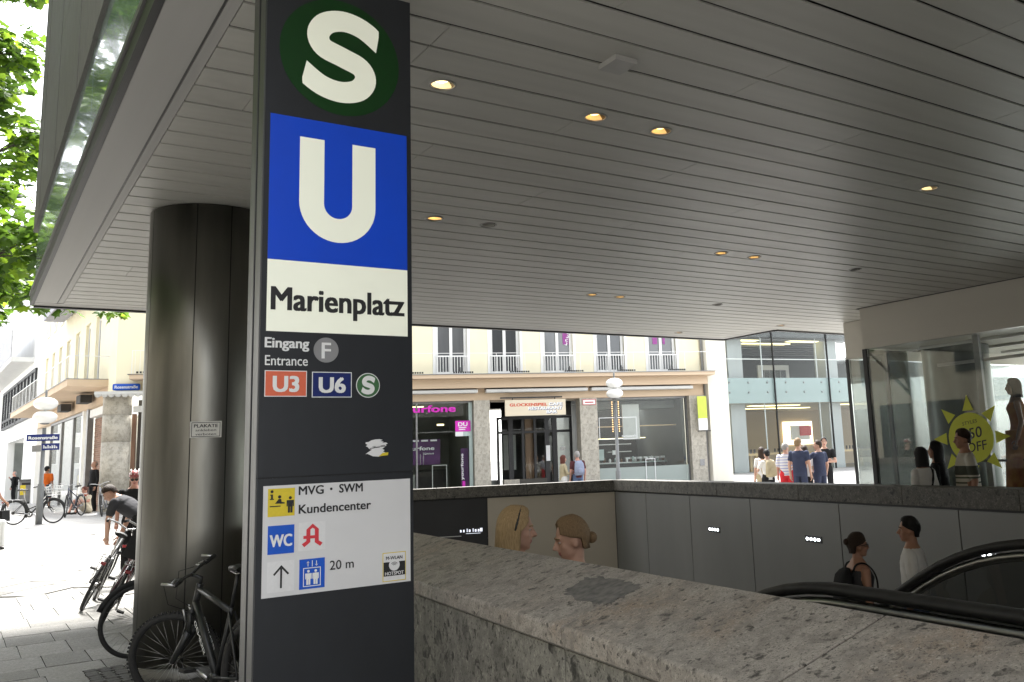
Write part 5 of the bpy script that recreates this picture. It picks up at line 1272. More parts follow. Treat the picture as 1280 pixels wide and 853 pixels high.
def bicycle(label, loc, heading, lean=0.0, steer=0.0, frame='black', rim=None, style='city', knob=False, basket=None, rack=True, mud=True, childseat=False, decal=None, group='bicycles parked by the steel column', r=.335, crank=20, seat=.94):
    """local axes: x forward, y left, z up; contact points on z = 0"""
    t = thing('bicycle', label, 'bicycle', loc, 0, group)
    t.rotation_euler = Matrix(Matrix.Rotation(heading, 3, 'Z') @ Matrix.Rotation(lean, 3, 'X')).to_euler()
    F_ = FR[frame]; rim = rim or RIM_S
    RA = Vector((-.50, 0, r)); FA0 = Vector((.56, 0, r)); BB_ = Vector((-.06, 0, .285))
    hb_, ht = Vector((.375, 0, .70)), Vector((.325, 0, .84)) if style == 'mtb' else Vector((.31, 0, .90))
    sc = Vector((-.215, 0, .74 if style == 'mtb' else .66)); ss = Vector((-.27, 0, seat))
    ax = (ht - hb_).normalized()
    S = Matrix.Translation(hb_) @ Matrix.Rotation(steer, 4, ax) @ Matrix.Translation(-hb_)
    wheel(t, RA, 0, rim, r, .026 if knob else .021, knob)
    # front end turns with the steering
    fa = S @ FA0
    Tst = Matrix.Rotation(steer, 4, ax)
    w = wheel(t, Vector((0, 0, 0)), 0, rim, r, .026 if knob else .021, knob)
    for o_ in [w] + list(w.children): o_.data.transform(Matrix.Translation(fa) @ Tst)
    fk = MB()
    crown = hb_ - ax * .03
    for s in (-1, 1):
        if style == 'mtb': fk.tube(F_, [S @ (crown + Vector((0, s * .058, 0))), S @ (crown + Vector((.03, s * .060, -.16)))], .016, 8); fk.tube(F_, [S @ (crown + Vector((.028, s * .060, -.13))), S @ (FA0 + Vector((0, s * .056, .0)))], [.026, .020], 8)
        else: fk.tube(F_, [S @ (crown + Vector((0, s * .035, 0))), S @ (crown + Vector((.04, s * .05, -.18))), S @ (FA0 + Vector((0, s * .052, 0)))], [.014, .013, .009], 8)
    fk.tube(F_, [S @ (crown + Vector((0, -.06, 0))), S @ (crown + Vector((0, .06, 0)))], .024, 8); fk.build('fork', t)
    fr = MB(); tr_ = .019 if style != 'mtb' else .022
    fr.tube(F_, [hb_ - ax * .02, ht + ax * .02], .024, 10); fr.tube(F_, [hb_ + ax * .03, BB_], tr_ + .003, 10); fr.tube(F_, [BB_, sc], .017, 8)
    if style == 'city': fr.tube(F_, [ht - ax * .06, Vector((.10, 0, .50)), Vector((-.12, 0, .42))], .015, 8)
    else: fr.tube(F_, [ht - ax * .02, sc - Vector((0, 0, .03))], tr_, 10)
    for s in (-1, 1):
        fr.tube(F_, [BB_ + Vector((-.03, s * .03, 0)), RA + Vector((0, s * .062, 0))], .010, 6); fr.tube(F_, [sc + Vector((0, s * .018, -.03)), RA + Vector((0, s * .062, 0))], .008, 6)
    fr.tube(F_, [BB_ + Vector((0, -.04, 0)), BB_ + Vector((0, .04, 0))], .026, 10); fr.build('frame', t)
    sp = MB(); sp.tube(CHROME if style != 'mtb' else F_, [sc, ss], .0135, 8); sp.build('seat_post', t)
    sd_ = MB(); sec = [(-.13, .075, .0), (-.10, .085, .012), (-.03, .06, .01), (.05, .028, .0), (.12, .018, -.004), (.14, .008, -.012)]
    vs = []; n = 10
    for (x, hw, dz) in sec:
        for k in range(n): a = 6.2832 * k / n; vs.append(ss + Vector((x, hw * math.cos(a), dz + .022 + (.026 if math.sin(a) > 0 else .034) * math.sin(a) * (.6 + hw * 4))))
    sd_.add(vs, [(i * n + k, i * n + (k + 1) % n, (i + 1) * n + (k + 1) % n, (i + 1) * n + k) for i in range(len(sec) - 1) for k in range(n)] + [tuple(range(n)), tuple(range((len(sec) - 1) * n, len(sec) * n))], SADDLE, True)
    for s in (-1, 1): sd_.tube(CHROME, [ss + Vector((-.10, s * .03, .0)), ss + Vector((-.02, s * .022, -.012)), ss + Vector((.09, s * .012, .0))], .004, 5)
    sd_.build('saddle', t)
    hbm = MB(); top = ht + ax * .06; stem = top + Vector((.07, 0, .03))
    hbm.tube(CHROME if style == 'city' else F_, [S @ (ht), S @ top, S @ stem], .015, 8)
    if style == 'mtb': bar = [(stem + Vector((-.035, -.31, .03))), stem + Vector((-.01, -.12, .02)), stem, stem + Vector((-.01, .12, .02)), stem + Vector((-.035, .31, .03))]
    else: bar = [stem + Vector((-.20, -.28, .05)), stem + Vector((-.08, -.27, .07)), stem + Vector((.0, -.14, .05)), stem, stem + Vector((.0, .14, .05)), stem + Vector((-.08, .27, .07)), stem + Vector((-.20, .28, .05))]
    bar = [S @ b for b in bar]; hbm.tube(F_ if style == 'mtb' else CHROME, bar, .0115, 8); h = hbm.build('handlebar', t)
    for e0, e1 in ((bar[0], bar[1]), (bar[-1], bar[-2])):
        d = (e1 - e0).normalized(); g = MB(); g.tube(GRIP, [e0 - d * .005, e0 + d * .125], .0165, 8); g.build('grip', h)
        if style == 'mtb': g = MB(); ff = (Tst.to_3x3() @ Vector((1, 0, -.15))); g.tube(CHROME, [e0 - d * .0 + ff * .0, e0 + ff * .10 + Vector((0, 0, .03))], .010, 6); g.build('bar_end', h)
        g = MB(); f2 = Tst.to_3x3() @ Vector((1, 0, 0)); g.tube(CHROME, [e0 + d * .17, e0 + d * .15 + f2 * .05, e0 + d * .05 + f2 * .055 + Vector((0, 0, -.01))], .006, 6); g.build('brake_lever', h)
    cab = MB()
    for s in (-1, 1): a = bar[1] if s < 0 else bar[-2]; f2 = Tst.to_3x3() @ Vector((1, 0, 0)); cab.tube(GRIP, [a + f2 * .04, a + f2 * .15 + Vector((0, 0, -.02)), S @ (hb_ + Vector((.16, s * .06, .05))), S @ (hb_ + Vector((.04, s * .03, -.02)))], .0028, 5)
    cab.build('cables', t)
    cr = MB(); ca_ = R(crank); arm = Vector((math.cos(ca_), 0, math.sin(ca_))) * .17
    cr.lathe(CHAIN, [(.055, -.003), (.088, -.003), (.088, .003), (.055, .003), (.055, -.003)], 28, c=BB_ + Vector((0, -.05, 0)), axis='y')
    for k in range(4): a = ca_ + k * math.pi / 2; cr.tube(CHROME, [BB_ + Vector((0, -.05, 0)), BB_ + Vector((.07 * math.cos(a), -.05, .07 * math.sin(a)))], .008, 5)
    for s in (-1, 1): cr.tube(CHROME, [BB_ + Vector((0, s * .062, 0)), BB_ + arm * -s * -1 * 1 + Vector((0, s * .075, 0)) if s > 0 else BB_ - arm + Vector((0, s * .075, 0))], [.015, .011], 8)
    crk = cr.build('crank', t)
    for s in (-1, 1):
        p = (BB_ + arm if s > 0 else BB_ - arm) + Vector((0, s * .075, 0)); g = MB()
        g.box(GRIP, p.x - .048, p.x + .048, p.y + s * .012 if s > 0 else p.y - .095, p.y + .095 if s > 0 else p.y - .012, p.z - .012, p.z + .012, bev=.004); g.build('pedal', crk)
    ch = MB()
    for s in (-1, 1): ch.tube(CHAIN, [BB_ + Vector((0, -.05, s * .087)), RA + Vector((0, -.05, s * .035))], .0045, 5)
    ch.lathe(CHAIN, [(0, -.06), (.045, -.06), (.045, -.04), (0, -.04)], 18, c=RA, axis='y'); ch.build('chain', t)
    for s in (-1, 1):
        br = MB(); br.tube(CHROME, [S @ (hb_ + Vector((.055, s * .05, -.09))), S @ (hb_ + Vector((.065, s * .045, .0)))], .007, 6); br.build('brake_arm', t)
    if mud:
        for c, a0, a1, TS in ((RA, R(-25), R(165), None), (FA0, R(20), R(155), S)):
            g = MB(); pts = [c + Vector(((r + .018) * math.cos(a0 + (a1 - a0) * k / 16), 0, (r + .018) * math.sin(a0 + (a1 - a0) * k / 16))) for k in range(17)]
            if TS: pts = [TS @ p for p in pts]
            if TS and style == 'mtb': continue
            g.tube(F_ if style == 'city' else GRIP, pts, .026, 8, flat=.35); g.build('mudguard', t)
    if rack:
        g = MB()
        for s in (-1, 1):
            g.tube(CHROME, [Vector((-.24, s * .05, .68)), Vector((-.60, s * .065, .70)), Vector((-.80, s * .065, .70))], .006, 6); g.tube(CHROME, [RA + Vector((0, s * .07, 0)), Vector((-.52, s * .065, .70))], .005, 6)
        g.tube(CHROME, [Vector((-.80, -.065, .70)), Vector((-.80, .065, .70))], .006, 6); g.tube(CHROME, [Vector((-.45, -.065, .70)), Vector((-.45, .065, .70))], .005, 6); g.build('rack', t)
        g = MB(); g.box(mat('tail_lamp_red', (.25, .01, .012), .25, nz=(9, .1)), -.835, -.815, -.03, .03, .61, .65, bev=.006); g.build('tail_light', t)
    if basket:
        g = MB(); T_ = S @ Matrix.Translation(stem + Vector((.20, 0, -.10)))
        def pt(x, y_, z): return T_ @ Vector((x, y_, z))
        for lv, sc_ in ((0, .80), (.08, .85), (.16, .92), (.24, 1.0)):
            L = [pt(x * sc_, y_ * sc_, lv - .1) for x, y_ in ((-.15, -.19), (.15, -.19), (.15, .19), (-.15, .19))]; g.tube(basket, L, .006, 5, closed=True)
        for k in range(9):
            y_ = -.19 + .0475 * k
            for sx in (-1, 1): g.tube(basket, [pt(sx * .12, y_ * .8, -.1), pt(sx * .15, y_, .14)], .004, 4)
            g.tube(basket, [pt(-.12, y_ * .8, -.1), pt(.12, y_ * .8, -.1)], .004, 4)
        for k in range(7):
            x = -.15 + .05 * k
            for sy in (-1, 1): g.tube(basket, [pt(x * .8, sy * .152, -.1), pt(x, sy * .19, .14)], .004, 4)
        g.build('basket', t)
    if childseat:
        g = MB(); V0 = Vector((-.50, 0, .74))
        prof = [(-.02, .0), (.26, .0), (.30, .10), (.26, .12), (.05, .07), (-.06, .42), (-.12, .42)]
        g.prism(SADDLE, prof, -.14, .14, T=Matrix.Translation(V0) @ Matrix(((1, 0, 0, 0), (0, 0, 1, 0), (0, 1, 0, 0), (0, 0, 0, 1)))); cs = g.build('child_seat', t)
        for s in (-1, 1): g = MB(); g.tube(PRED, [V0 + Vector((-.03, s * .07, .36)), V0 + Vector((.03, s * .06, .2)), V0 + Vector((.10, s * .05, .09))], .012, 6, flat=.4); g.build('strap', cs)
        g = MB(); g.tube(PRED, [V0 + Vector((.25, -.18, .08)), V0 + Vector((.27, 0, .12)), V0 + Vector((.25, .18, .08))], .016, 6); g.build('strap', cs)
    if decal:
        d = (BB_ - hb_).normalized(); up = Vector((0, 1, 0)).cross(d)
        for s in (-1, 1):
            dd = d if s > 0 else -d
            st_ = hb_ + d * .12 if s > 0 else hb_ + d * .40
            text('decal', decal, PWHITE, st_ + Vector((0, s * .0275, 0)) - Vector((d.z, 0, -d.x)) * -.012 * 0, dd, Vector((-dd.z, 0, dd.x)) if s > 0 else Vector((-dd.z, 0, dd.x)), .28, .030, t, bold=.02)
    return t
bicycle('black mountain bike with white frame lettering and knobbly tyres next to the sign pylon', (1.475, 6.85, .014), R(101), lean=R(3), steer=R(46), frame='black', rim=RIM_B, style='mtb', knob=True, rack=False, decal='GENESIS', crank=12, seat=.97)
bicycle('bicycle with a broad silver rim half hidden behind the steel column', (1.98, 9.62, .014), R(185), lean=R(-8), steer=R(0), frame='grey', rim=RIM_S, style='trekking', crank=35)
bicycle('dark bicycle with a black child seat and red straps leaning towards the column', (1.50, 12.5, .014), R(80), lean=R(24), steer=R(-10), frame='dark_red', rim=RIM_S, style='trekking', childseat=True, crank=60)
bicycle('dark bicycle with a rear rack lamp leaning behind the child seat bicycle', (1.47, 13.95, .014), R(77), lean=R(24), steer=R(8), frame='black', rim=RIM_B, style='trekking', crank=100)
bicycle('black city bicycle with a white wire basket parked against the lamp post', (1.80, 30.95, gz(1.8, 30.9)), R(-30), lean=R(2), steer=R(-6), frame='black', rim=RIM_B, style='city', basket=WHITE, group='bicycles on the far pavement', crank=-10)
bicycle('dark bicycle standing in front of the shop window beside the seated person', (3.15, 34.6, gz(3.1, 34.6)), R(-120), lean=R(4), steer=R(20), frame='navy', rim=RIM_B, style='trekking', group='bicycles on the far pavement')
bicycle('silver bicycle leaning on the round limestone pier', (3.95, 33.4, gz(3.9, 33.4)), R(-110), lean=R(10), steer=R(10), frame='silver', rim=RIM_S, style='trekking', group='bicycles on the far pavement')
# ================================================================ people
import numpy as np
def skin(n, c): return mat('skin_' + n, c, .5, nz=(14, .06), spec=.35)
SK = {'fair': skin('fair', (.44, .26, .19)), 'tan': skin('tan', (.36, .19, .125)), 'pink': skin('pink', (.48, .25, .19))}
LIP = mat('lips', (.30, .10, .09), .45, nz=(20, .05)); EYEW = mat('eye_white', (.42, .38, .35), .2, nz=None); IRIS = mat('iris', (.03, .025, .02), .15, nz=None)
HAIR = {k: mat('hair_' + k, c, .58, spec=.25, nz=(30, .35), stretch=(9, 9, .8), bump=(120, .5)) for k, c in
        {'blonde': (.36, .25, .13), 'darkblonde': (.20, .13, .07), 'brown': (.032, .019, .012), 'black': (.010, .009, .009), 'grey': (.28, .27, .26), 'reddish': (.10, .03, .02)}.items()}
def cloth(n, c, **k): return mat('cloth_' + n, c, .85, nz=(5, .10), bump=(26, .35), spec=.2, **k)
CL = {'white': cloth('white', (.62, .61, .59)), 'cream': cloth('cream', (.55, .50, .40)), 'navy': cloth('navy', (.035, .042, .075)), 'black': cloth('black', (.012, .012, .013)), 'charcoal': cloth('charcoal', (.045, .045, .05)),
      'orange': cloth('orange', (.62, .13, .02)), 'red': cloth('red', (.55, .03, .04)), 'denim': cloth('denim', (.10, .14, .24)), 'maroon': cloth('maroon', (.09, .03, .035)), 'beige': cloth('beige', (.40, .34, .22)),
      'blue': cloth('blue', (.05, .12, .38)), 'shoe': cloth('shoe', (.03, .028, .026)), 'grey': cloth('grey', (.20, .20, .21)), 'bluegrey': cloth('bluegrey', (.25, .28, .38)), 'khaki': cloth('khaki', (.30, .26, .18))}
def striped():
    m = cloth('striped', (.62, .62, .62)); nt = m.node_tree; b = nt.nodes['Principled BSDF']
    tc = nt.nodes.new('ShaderNodeTexCoord'); wv = nt.nodes.new('ShaderNodeTexWave'); wv.bands_direction = 'Z'; wv.inputs['Scale'].default_value = 4.2
    nt.links.new(tc.outputs['Object'], wv.inputs[0]); mx = nt.nodes.new('ShaderNodeMix'); mx.data_type = 'RGBA'
    mx.inputs[6].default_value = (.62, .62, .62, 1); mx.inputs[7].default_value = (.22, .26, .48, 1)
    rp_ = nt.nodes.new('ShaderNodeMapRange'); rp_.inputs[1].default_value = .80; rp_.inputs[2].default_value = .86; nt.links.new(wv.outputs['Fac'], rp_.inputs[0]); nt.links.new(rp_.outputs[0], mx.inputs[0]); nt.links.new(mx.outputs[2], b.inputs['Base Color'])
    return m
CL['striped'] = striped()
def hooped():
    """polo shirt: cream with a dark band across the chest"""
    m = cloth('hooped', (.5, .47, .40)); nt = m.node_tree; b = nt.nodes['Principled BSDF']
    tc = nt.nodes.new('ShaderNodeTexCoord'); sp = nt.nodes.new('ShaderNodeSeparateXYZ'); nt.links.new(tc.outputs['Object'], sp.inputs[0])
    rp_ = nt.nodes.new('ShaderNodeValToRGB'); rp_.color_ramp.interpolation = 'CONSTANT'
    els = [(0, (.5, .47, .40)), (.60, (.08, .085, .06)), (.61, (.5, .47, .40)), (.635, (.09, .10, .07)), (.645, (.5, .47, .40)), (.66, (.06, .065, .05)), (.72, (.5, .47, .40))]
    rp_.color_ramp.elements[0].color = els[0][1] + (1,); rp_.color_ramp.elements[1].position = els[1][0]; rp_.color_ramp.elements[1].color = els[1][1] + (1,)
    for p_, c_ in els[2:]: e = rp_.color_ramp.elements.new(p_); e.color = c_ + (1,)
    mr = nt.nodes.new('ShaderNodeMapRange'); mr.inputs[1].default_value = 0; mr.inputs[2].default_value = 1.8
    nt.links.new(sp.outputs['Z'], mr.inputs[0]); nt.links.new(mr.outputs[0], rp_.inputs[0]); nt.links.new(rp_.outputs[0], b.inputs['Base Color'])
    return m
CL['hooped'] = hooped()
def V3(*a): return Vector(a)
def dot3(m_, v_): return m_[:, 0] * v_[0] + m_[:, 1] * v_[1] + m_[:, 2] * v_[2]
def seg_d(p, a, b, ra, rb):
    ab = b - a; t = max(0, min(1, (p - a).dot(ab) / max(1e-9, ab.length_squared))); return (p - a - ab * t).length - (ra + (rb - ra) * t)
def person(label, loc, heading, height=1.72, sex='m', bend=0.0, twist=0.0, head=(0, 0, 0), arms=None, legs=None, look=None, vox=.012, hips_z=None, group=None, hairstyle='short', hair='brown', extras=(), skin_='fair', girth=1.0):
    """one continuous body mesh: joints are laid out in a 1.75 m frame (x right, y forward, z up), limbs are tapered solids fused by a voxel remesh"""
    lk = dict(shirt='white', sleeve=.55, pants='navy', pant_len=1.0, shoe='shoe', neck=0.0); lk.update(look or {})
    t = thing('person', label, 'person', loc, heading - math.pi / 2, group)
    k = height / 1.75; t.scale = (k, k, k)
    skm = SK[skin_]; shirt = CL[lk['shirt']]; pants = CL[lk['pants']]; shoe = CL[lk['shoe']]
    fem = sex == 'f'; HZ = hips_z if hips_z is not None else .95
    def spine(p):
        p = Vector(p); rel = p - V3(0, 0, .95); f = S01((rel.z + .02) / .22)
        M_ = Matrix.Rotation(-bend * f, 3, 'X') @ Matrix.Rotation(twist * f, 3, 'Z')
        return M_ @ rel + V3(0, 0, HZ)
    prims = []     # (p0, p1, r0, r1, material)
    def cap(a, b, ra, rb, m): prims.append((Vector(a), Vector(b), ra, rb, m))
    g = girth; sh = .165 if fem else .19; hipw = .178 if fem else .168
    secs = [(.855, hipw * .92, .112 * g), (.93, hipw, .125 * g), (1.00, hipw * .95, .120 * g), (1.08, (.132 if fem else .150) * g, .105 * g), (1.20, (.142 if fem else .160) * g, .112 * g), (1.32, (.155 if fem else .178), .122 if not fem else .118), (1.405, (.150 if fem else .172), .098), (1.455, .10, .078), (1.50, .06, .058)]
    tor = MB(); vs = []; n = 24
    for z, rx, ry in secs:
        for q_ in range(n):
            a = 6.2832 * q_ / n; c_, s_ = math.cos(a), math.sin(a)
            x = rx * math.copysign(abs(c_) ** .85, c_); y_ = ry * math.copysign(abs(s_) ** .9, s_)
            if fem and 1.22 < z < 1.36 and s_ > 0: y_ += .028 * s_ * (1 - abs(c_) * .3)
            vs.append(spine((x, y_ - .005, z)))
    L = len(secs); fs = [(i * n + q_, i * n + (q_ + 1) % n, (i + 1) * n + (q_ + 1) % n, (i + 1) * n + q_) for i in range(L - 1) for q_ in range(n)] + [tuple(range(n - 1, -1, -1)), tuple((L - 1) * n + q_ for q_ in range(n))]
    tor.add(vs, fs, skm)
    hem = lk.get('hem', .90)
    torso_axis = [spine((0, 0, z)) for z in (.86, .95, 1.05, 1.2, 1.32, 1.43)]
    def limb(a, b, ra, rb, m, seg=12):
        cap(a, b, ra, rb, m); d = Vector(b) - Vector(a)
        tor.tube(skm, [Vector(a) + d * (q_ / 4) for q_ in range(5)], [ra + (rb - ra) * q_ / 4 for q_ in range(5)], seg); tor.ball(skm, a, ra * .995, 6); tor.ball(skm, b, rb * .995, 6)
    # neck and head
    hc = spine((0, .012, 1.625)); nb = spine((0, -.01, 1.46))
    HM = Matrix.Rotation(twist, 3, 'Z') @ Matrix.Rotation(-bend * .75, 3, 'X') @ Matrix.Rotation(head[0], 3, 'Z') @ Matrix.Rotation(-head[1], 3, 'X') @ Matrix.Rotation(head[2], 3, 'Y')
    def H(x, y_, z): return hc + HM @ V3(x, y_, z)
    limb(nb, H(0, -.018, -.055), .058 if not fem else .050, .052 if not fem else .045, skm)
    def hball(c, r, m):
        b_ = MB(); b_.ball(m, (0, 0, 0), r, 10); tor.add([H(*(Vector(c) + Vector(v))) for v in b_.v], b_.f, skm)
        prims.append((H(*c), H(*c) + HM @ V3(0, .0001, 0), min(r), min(r), m))
    hball((0, -.008, .022), (.074, .093, .098), skm); hball((0, .026, -.050), (.056, .062, .060), skm); hball((0, .062, -.090), (.024, .022, .020), skm)
    tor.tube(skm, [H(0, .080, .022), H(0, .098, -.006), H(0, .110, -.024), H(0, .096, -.034)], [.008, .011, .0145, .010], 8)
    for s in (-1, 1):
        hball((s * .075, -.008, -.012), (.010, .021, .031), skm); hball((s * .034, .052, -.022), (.026, .026, .024), skm)
    tor.tube(skm, [H(-.045, .066, .026), H(0, .082, .026), H(.045, .066, .026)], .012, 8)
    tor.tube(skm, [H(-.020, .078, -.060), H(0, .087, -.058), H(.020, .078, -.060)], .009, 6); cap(H(-.016, .086, -.0605), H(.016, .086, -.0605), .005, .005, LIP)
    # arms
    hands = []
    ad = arms or [None, None]
    for s, ar in zip((1, -1), ad):
        S0 = spine((s * sh, -.005, 1.395))
        if ar is None: E0 = spine((s * (sh + .055), -.03, 1.115)); W0 = spine((s * (sh + .06), .05, .87)) if bend < .3 else S0 + V3(s * .03, .12, -.5)
        else: E0, W0 = Vector(ar[0]), Vector(ar[1])
        slv = lk['sleeve']; r0, r1, r2 = (.052, .041, .030) if not fem else (.044, .036, .027)
        limb(S0, E0, r0, r1, shirt if slv >= 1 else skm); limb(E0, W0, r1 * .98, r2, shirt if slv > 1.5 else skm)
        if 0 < slv < 1: limb(S0, S0.lerp(E0, slv), r0 * 1.22, r1 * 1.45, shirt)
        elif slv >= 1: limb(S0, E0, r0 * 1.15, r1 * 1.2, shirt)
        if slv > 1.5: limb(E0, E0.lerp(W0, .95), r1 * 1.2, r2 * 1.35, shirt)
        hands.append((s, E0, W0))
    # legs
    for s, lg in zip((1, -1), legs or [None, None]):
        hj = V3(s * (.088 if not fem else .092), 0, HZ - .03)
        if lg is None: K, A, F_ = V3(s * .098, .015, HZ * .53), V3(s * .10, -.025, .085), V3(s * .115, .14, .035)
        else: K, A, F_ = [Vector(v) for v in lg]
        pl = lk['pant_len']; loose = lk.get('loose', 1.12)
        ra, rb, rc_ = (.088, .055, .038) if not fem else (.090, .053, .035)
        limb(hj, K, ra, rb, pants if pl >= .5 else skm); limb(K, A, rb * .98, rc_, pants if pl > .95 else skm)
        if pl < .5: limb(hj, hj.lerp(K, pl * 2), ra * 1.12 * loose, rb * 1.5 * loose, pants)
        elif pl < .95: limb(hj, K, ra * 1.05 * loose, rb * 1.25 * loose, pants)
        else: limb(hj, K, ra * 1.03, rb * 1.2 * loose, pants); limb(K, A + (K - A) * .06, rb * 1.18 * loose, rc_ * 1.45 * loose, pants)
        fd = (F_ - A); limb(A + V3(0, -.02, -.035), F_, .038, .032, shoe); limb(A + V3(0, -.02, 0), A + V3(0, -.02, -.04), .040, .042, shoe)
    if lk.get('skirt'):
        q_ = MB(); z0_, z1_, w_ = lk['skirt']; tor.lathe(skm, [(0, z1_), (hipw * 1.02, z1_), (w_, z0_), (0, z0_)], 24); cap(V3(0, 0, z0_), V3(0, 0, z1_), w_, hipw, pants)
    if lk.get('loose_shirt'):
        b_ = MB(); vs = []; zs = [(hem, 1.10), (1.0, 1.06), (1.1, 1.14), (1.25, 1.07), (1.38, 1.02)]
        for z, f in zs:
            i0 = max(i for i in range(L) if secs[i][0] <= z + 1e-6); i1 = min(L - 1, i0 + 1); u_ = (z - secs[i0][0]) / max(1e-6, secs[i1][0] - secs[i0][0])
            rx = secs[i0][1] * (1 - u_) + secs[i1][1] * u_; ry = secs[i0][2] * (1 - u_) + secs[i1][2] * u_
            for q_ in range(n): a = 6.2832 * q_ / n; vs.append(spine((rx * f * math.cos(a), ry * f * 1.03 * math.sin(a) - .005, z)))
        tor.add(vs, [(i * n + q_, i * n + (q_ + 1) % n, (i + 1) * n + (q_ + 1) % n, (i + 1) * n + q_) for i in range(len(zs) - 1) for q_ in range(n)] + [tuple(range(n - 1, -1, -1)), tuple((len(zs) - 1) * n + q_ for q_ in range(n))], skm)
    # fuse into one surface
    me0 = bpy.data.meshes.new('body'); me0.from_pydata(tor.v, [], tor.f); me0.update()
    o = bpy.data.objects.new('body', me0)
    rm = o.modifiers.new('fuse', 'REMESH'); rm.mode = 'VOXEL'; rm.voxel_size = vox; rm.use_smooth_shade = True
    sm = o.modifiers.new('soft', 'SMOOTH'); sm.factor = .5; sm.iterations = 3 if vox < .011 else 2
    me = bake(o)
    mats_ = [skm, shirt, pants, shoe, LIP]; me.materials.clear()
    for m_ in mats_: me.materials.append(m_)
    neckline = 1.425 - lk['neck']; inv_up = (spine((0, 0, 1.4)) - spine((0, 0, 1.2))).normalized(); P0 = spine((0, 0, 1.2))
    npoly = len(me.polygons); Cn = np.empty(npoly * 3, 'f'); me.polygons.foreach_get('center', Cn); Cn = Cn.reshape(-1, 3)
    def dist(a, b, ra, rb):
        a_, b_ = np.array(a), np.array(b); ab = b_ - a_; tt = np.clip(dot3(Cn - a_, ab) / max(1e-9, float((ab * ab).sum())), 0, 1)
        q_ = Cn - a_ - tt[:, None] * ab; return np.sqrt((q_ * q_).sum(axis=1)) - (ra + (rb - ra) * tt)
    bd = np.full(npoly, 1e9); best = np.zeros(npoly, int)
    for (a, b, ra, rb, m_) in prims:
        d = dist(a, b, ra, rb) - (.004 if (m_ is shirt or m_ is pants) else 0)
        w_ = d < bd; bd[w_] = d[w_]; best[w_] = mats_.index(m_) if m_ in mats_ else 0
    td = np.min([dist(a, b, .135, .135) for a, b in zip(torso_axis, torso_axis[1:])], axis=0)
    tz = (td < bd - .01) | ((best == 0) & (td < .02) & (bd > -.004))
    h1 = dot3(Cn - np.array(P0), np.array(inv_up)) + 1.2; h2 = Cn[:, 2] - HZ + .95
    hh_ = np.where((Cn[:, 2] > HZ) | (bend > .4), h1, h2)
    wide = np.abs(dot3(Cn - np.array(P0), np.array(Matrix.Rotation(twist, 3, 'Z') @ V3(1, 0, 0)))) > .07
    lim = neckline + .02 * wide
    zone = np.where(hh_ < hem, 2, np.where(hh_ > lim, np.where((lk['neck'] > 0) | (hh_ > 1.455), 0, 1), 1))
    idx = np.where(tz, zone, best).tolist()
    me.polygons.foreach_set('material_index', idx)
    # cloth folds: gentle displacement along normals where fabric covers
    cv = set()
    for p, i in zip(me.polygons, idx):
        if i in (1, 2): cv.update(p.vertices)
    seed = random.random() * 50; VN = [v.normal.copy() for v in me.vertices]
    for vi in cv:
        v = me.vertices[vi]; q_ = v.co * 1.0
        v.co = q_ + VN[vi] * (.006 * mnoise.noise(V3(q_.x * 9, q_.y * 9, q_.z * 5 + seed)) + .004 * mnoise.noise(V3(q_.x * 20 + seed, q_.y * 20, q_.z * 14)) + .003)
    # hands: palm and five unequal bent fingers joined to the body
    hm = MB()
    for (s, E0, W0) in hands:
        d = (W0 - E0).normalized(); side = d.cross(V3(s, 0, 0)).normalized() if abs(d.x) < .9 else V3(0, 1, 0); nrm = d.cross(side).normalized()
        if side.y < 0: side = -side
        inn = V3(-s, 0, 0); inn = (inn - d * inn.dot(d)).normalized()
        pc = W0 + d * .05
        hm.tube(skm, [W0 - d * .02, W0 + d * .02, W0 + d * .055, W0 + d * .09], [.026, .029, .034, .030], 10, flat=.55)
        for f_, (o_, ln) in enumerate(((.026, .070), (.009, .078), (-.008, .073), (-.024, .058))):
            b0 = W0 + d * .085 + side * o_; hm.tube(skm, [b0, b0 + d * ln * .45 + inn * .006, b0 + d * ln * .75 + inn * .020, b0 + d * ln * .92 + inn * .036], [.0092, .0088, .0080, .0062], 7)
        b0 = W0 + d * .03 + side * .028; hm.tube(skm, [b0, b0 + d * .03 + side * .020, b0 + d * .058 + side * .026 + inn * .01], [.012, .0105, .0075], 7)
    bmx = bmesh.new(); bmx.from_mesh(me); nv0 = len(bmx.verts)
    nv = [bmx.verts.new(v) for v in hm.v]; bmx.verts.ensure_lookup_table()
    for f in hm.f:
        try: ff = bmx.faces.new([nv[i] for i in f]); ff.material_index = 0; ff.smooth = True
        except ValueError: pass
    bmx.to_mesh(me); bmx.free(); me.update()
    body = bpy.data.objects.new('body', me); link(body, t)
    # eyes and brows
    hairm = HAIR[hair]
    for s in (-1, 1):
        e = MB(); e.ball(EYEW, (0, 0, 0), (.0115, .0075, .0052), 6); e.ball(IRIS, (0, .0040, 0), (.0056, .0050, .0050), 5); e.v = [tuple(H(s * .031, .0745, .006) + HM @ Vector(v)) for v in e.v]; e.build('eye', t)
        e = MB(); e.tube(hairm, [H(s * .014, .0885, .026), H(s * .030, .0870, .032), H(s * .048, .073, .026)], .0038, 5); e.build('eyebrow', t)
    # hair: shell wrapped round the skull, open over the face
    if hairstyle:
        bot = {'short': -.066, 'bob': -.155, 'long': -.42, 'bun': -.07, 'shoulder': -.24, 'crop': -.05, 'bald': -.06}[hairstyle]
        zs = [.125 - .004 * q_ * q_ * .55 for q_ in range(5)] if False else []
        hh = MB(); rows = []; nA = 40; top = .128; rr_ = random.Random(len(label)); sd0 = rr_.random() * 40
        levels = [top, .127, .115, .098, .075, .05, .025, 0.0, -.025, -.05]; z = -.05
        while z > bot + .001: z = max(bot, z - .03); levels.append(z)
        if bot > -.05: levels = [l_ for l_ in levels if l_ >= bot] + [bot]
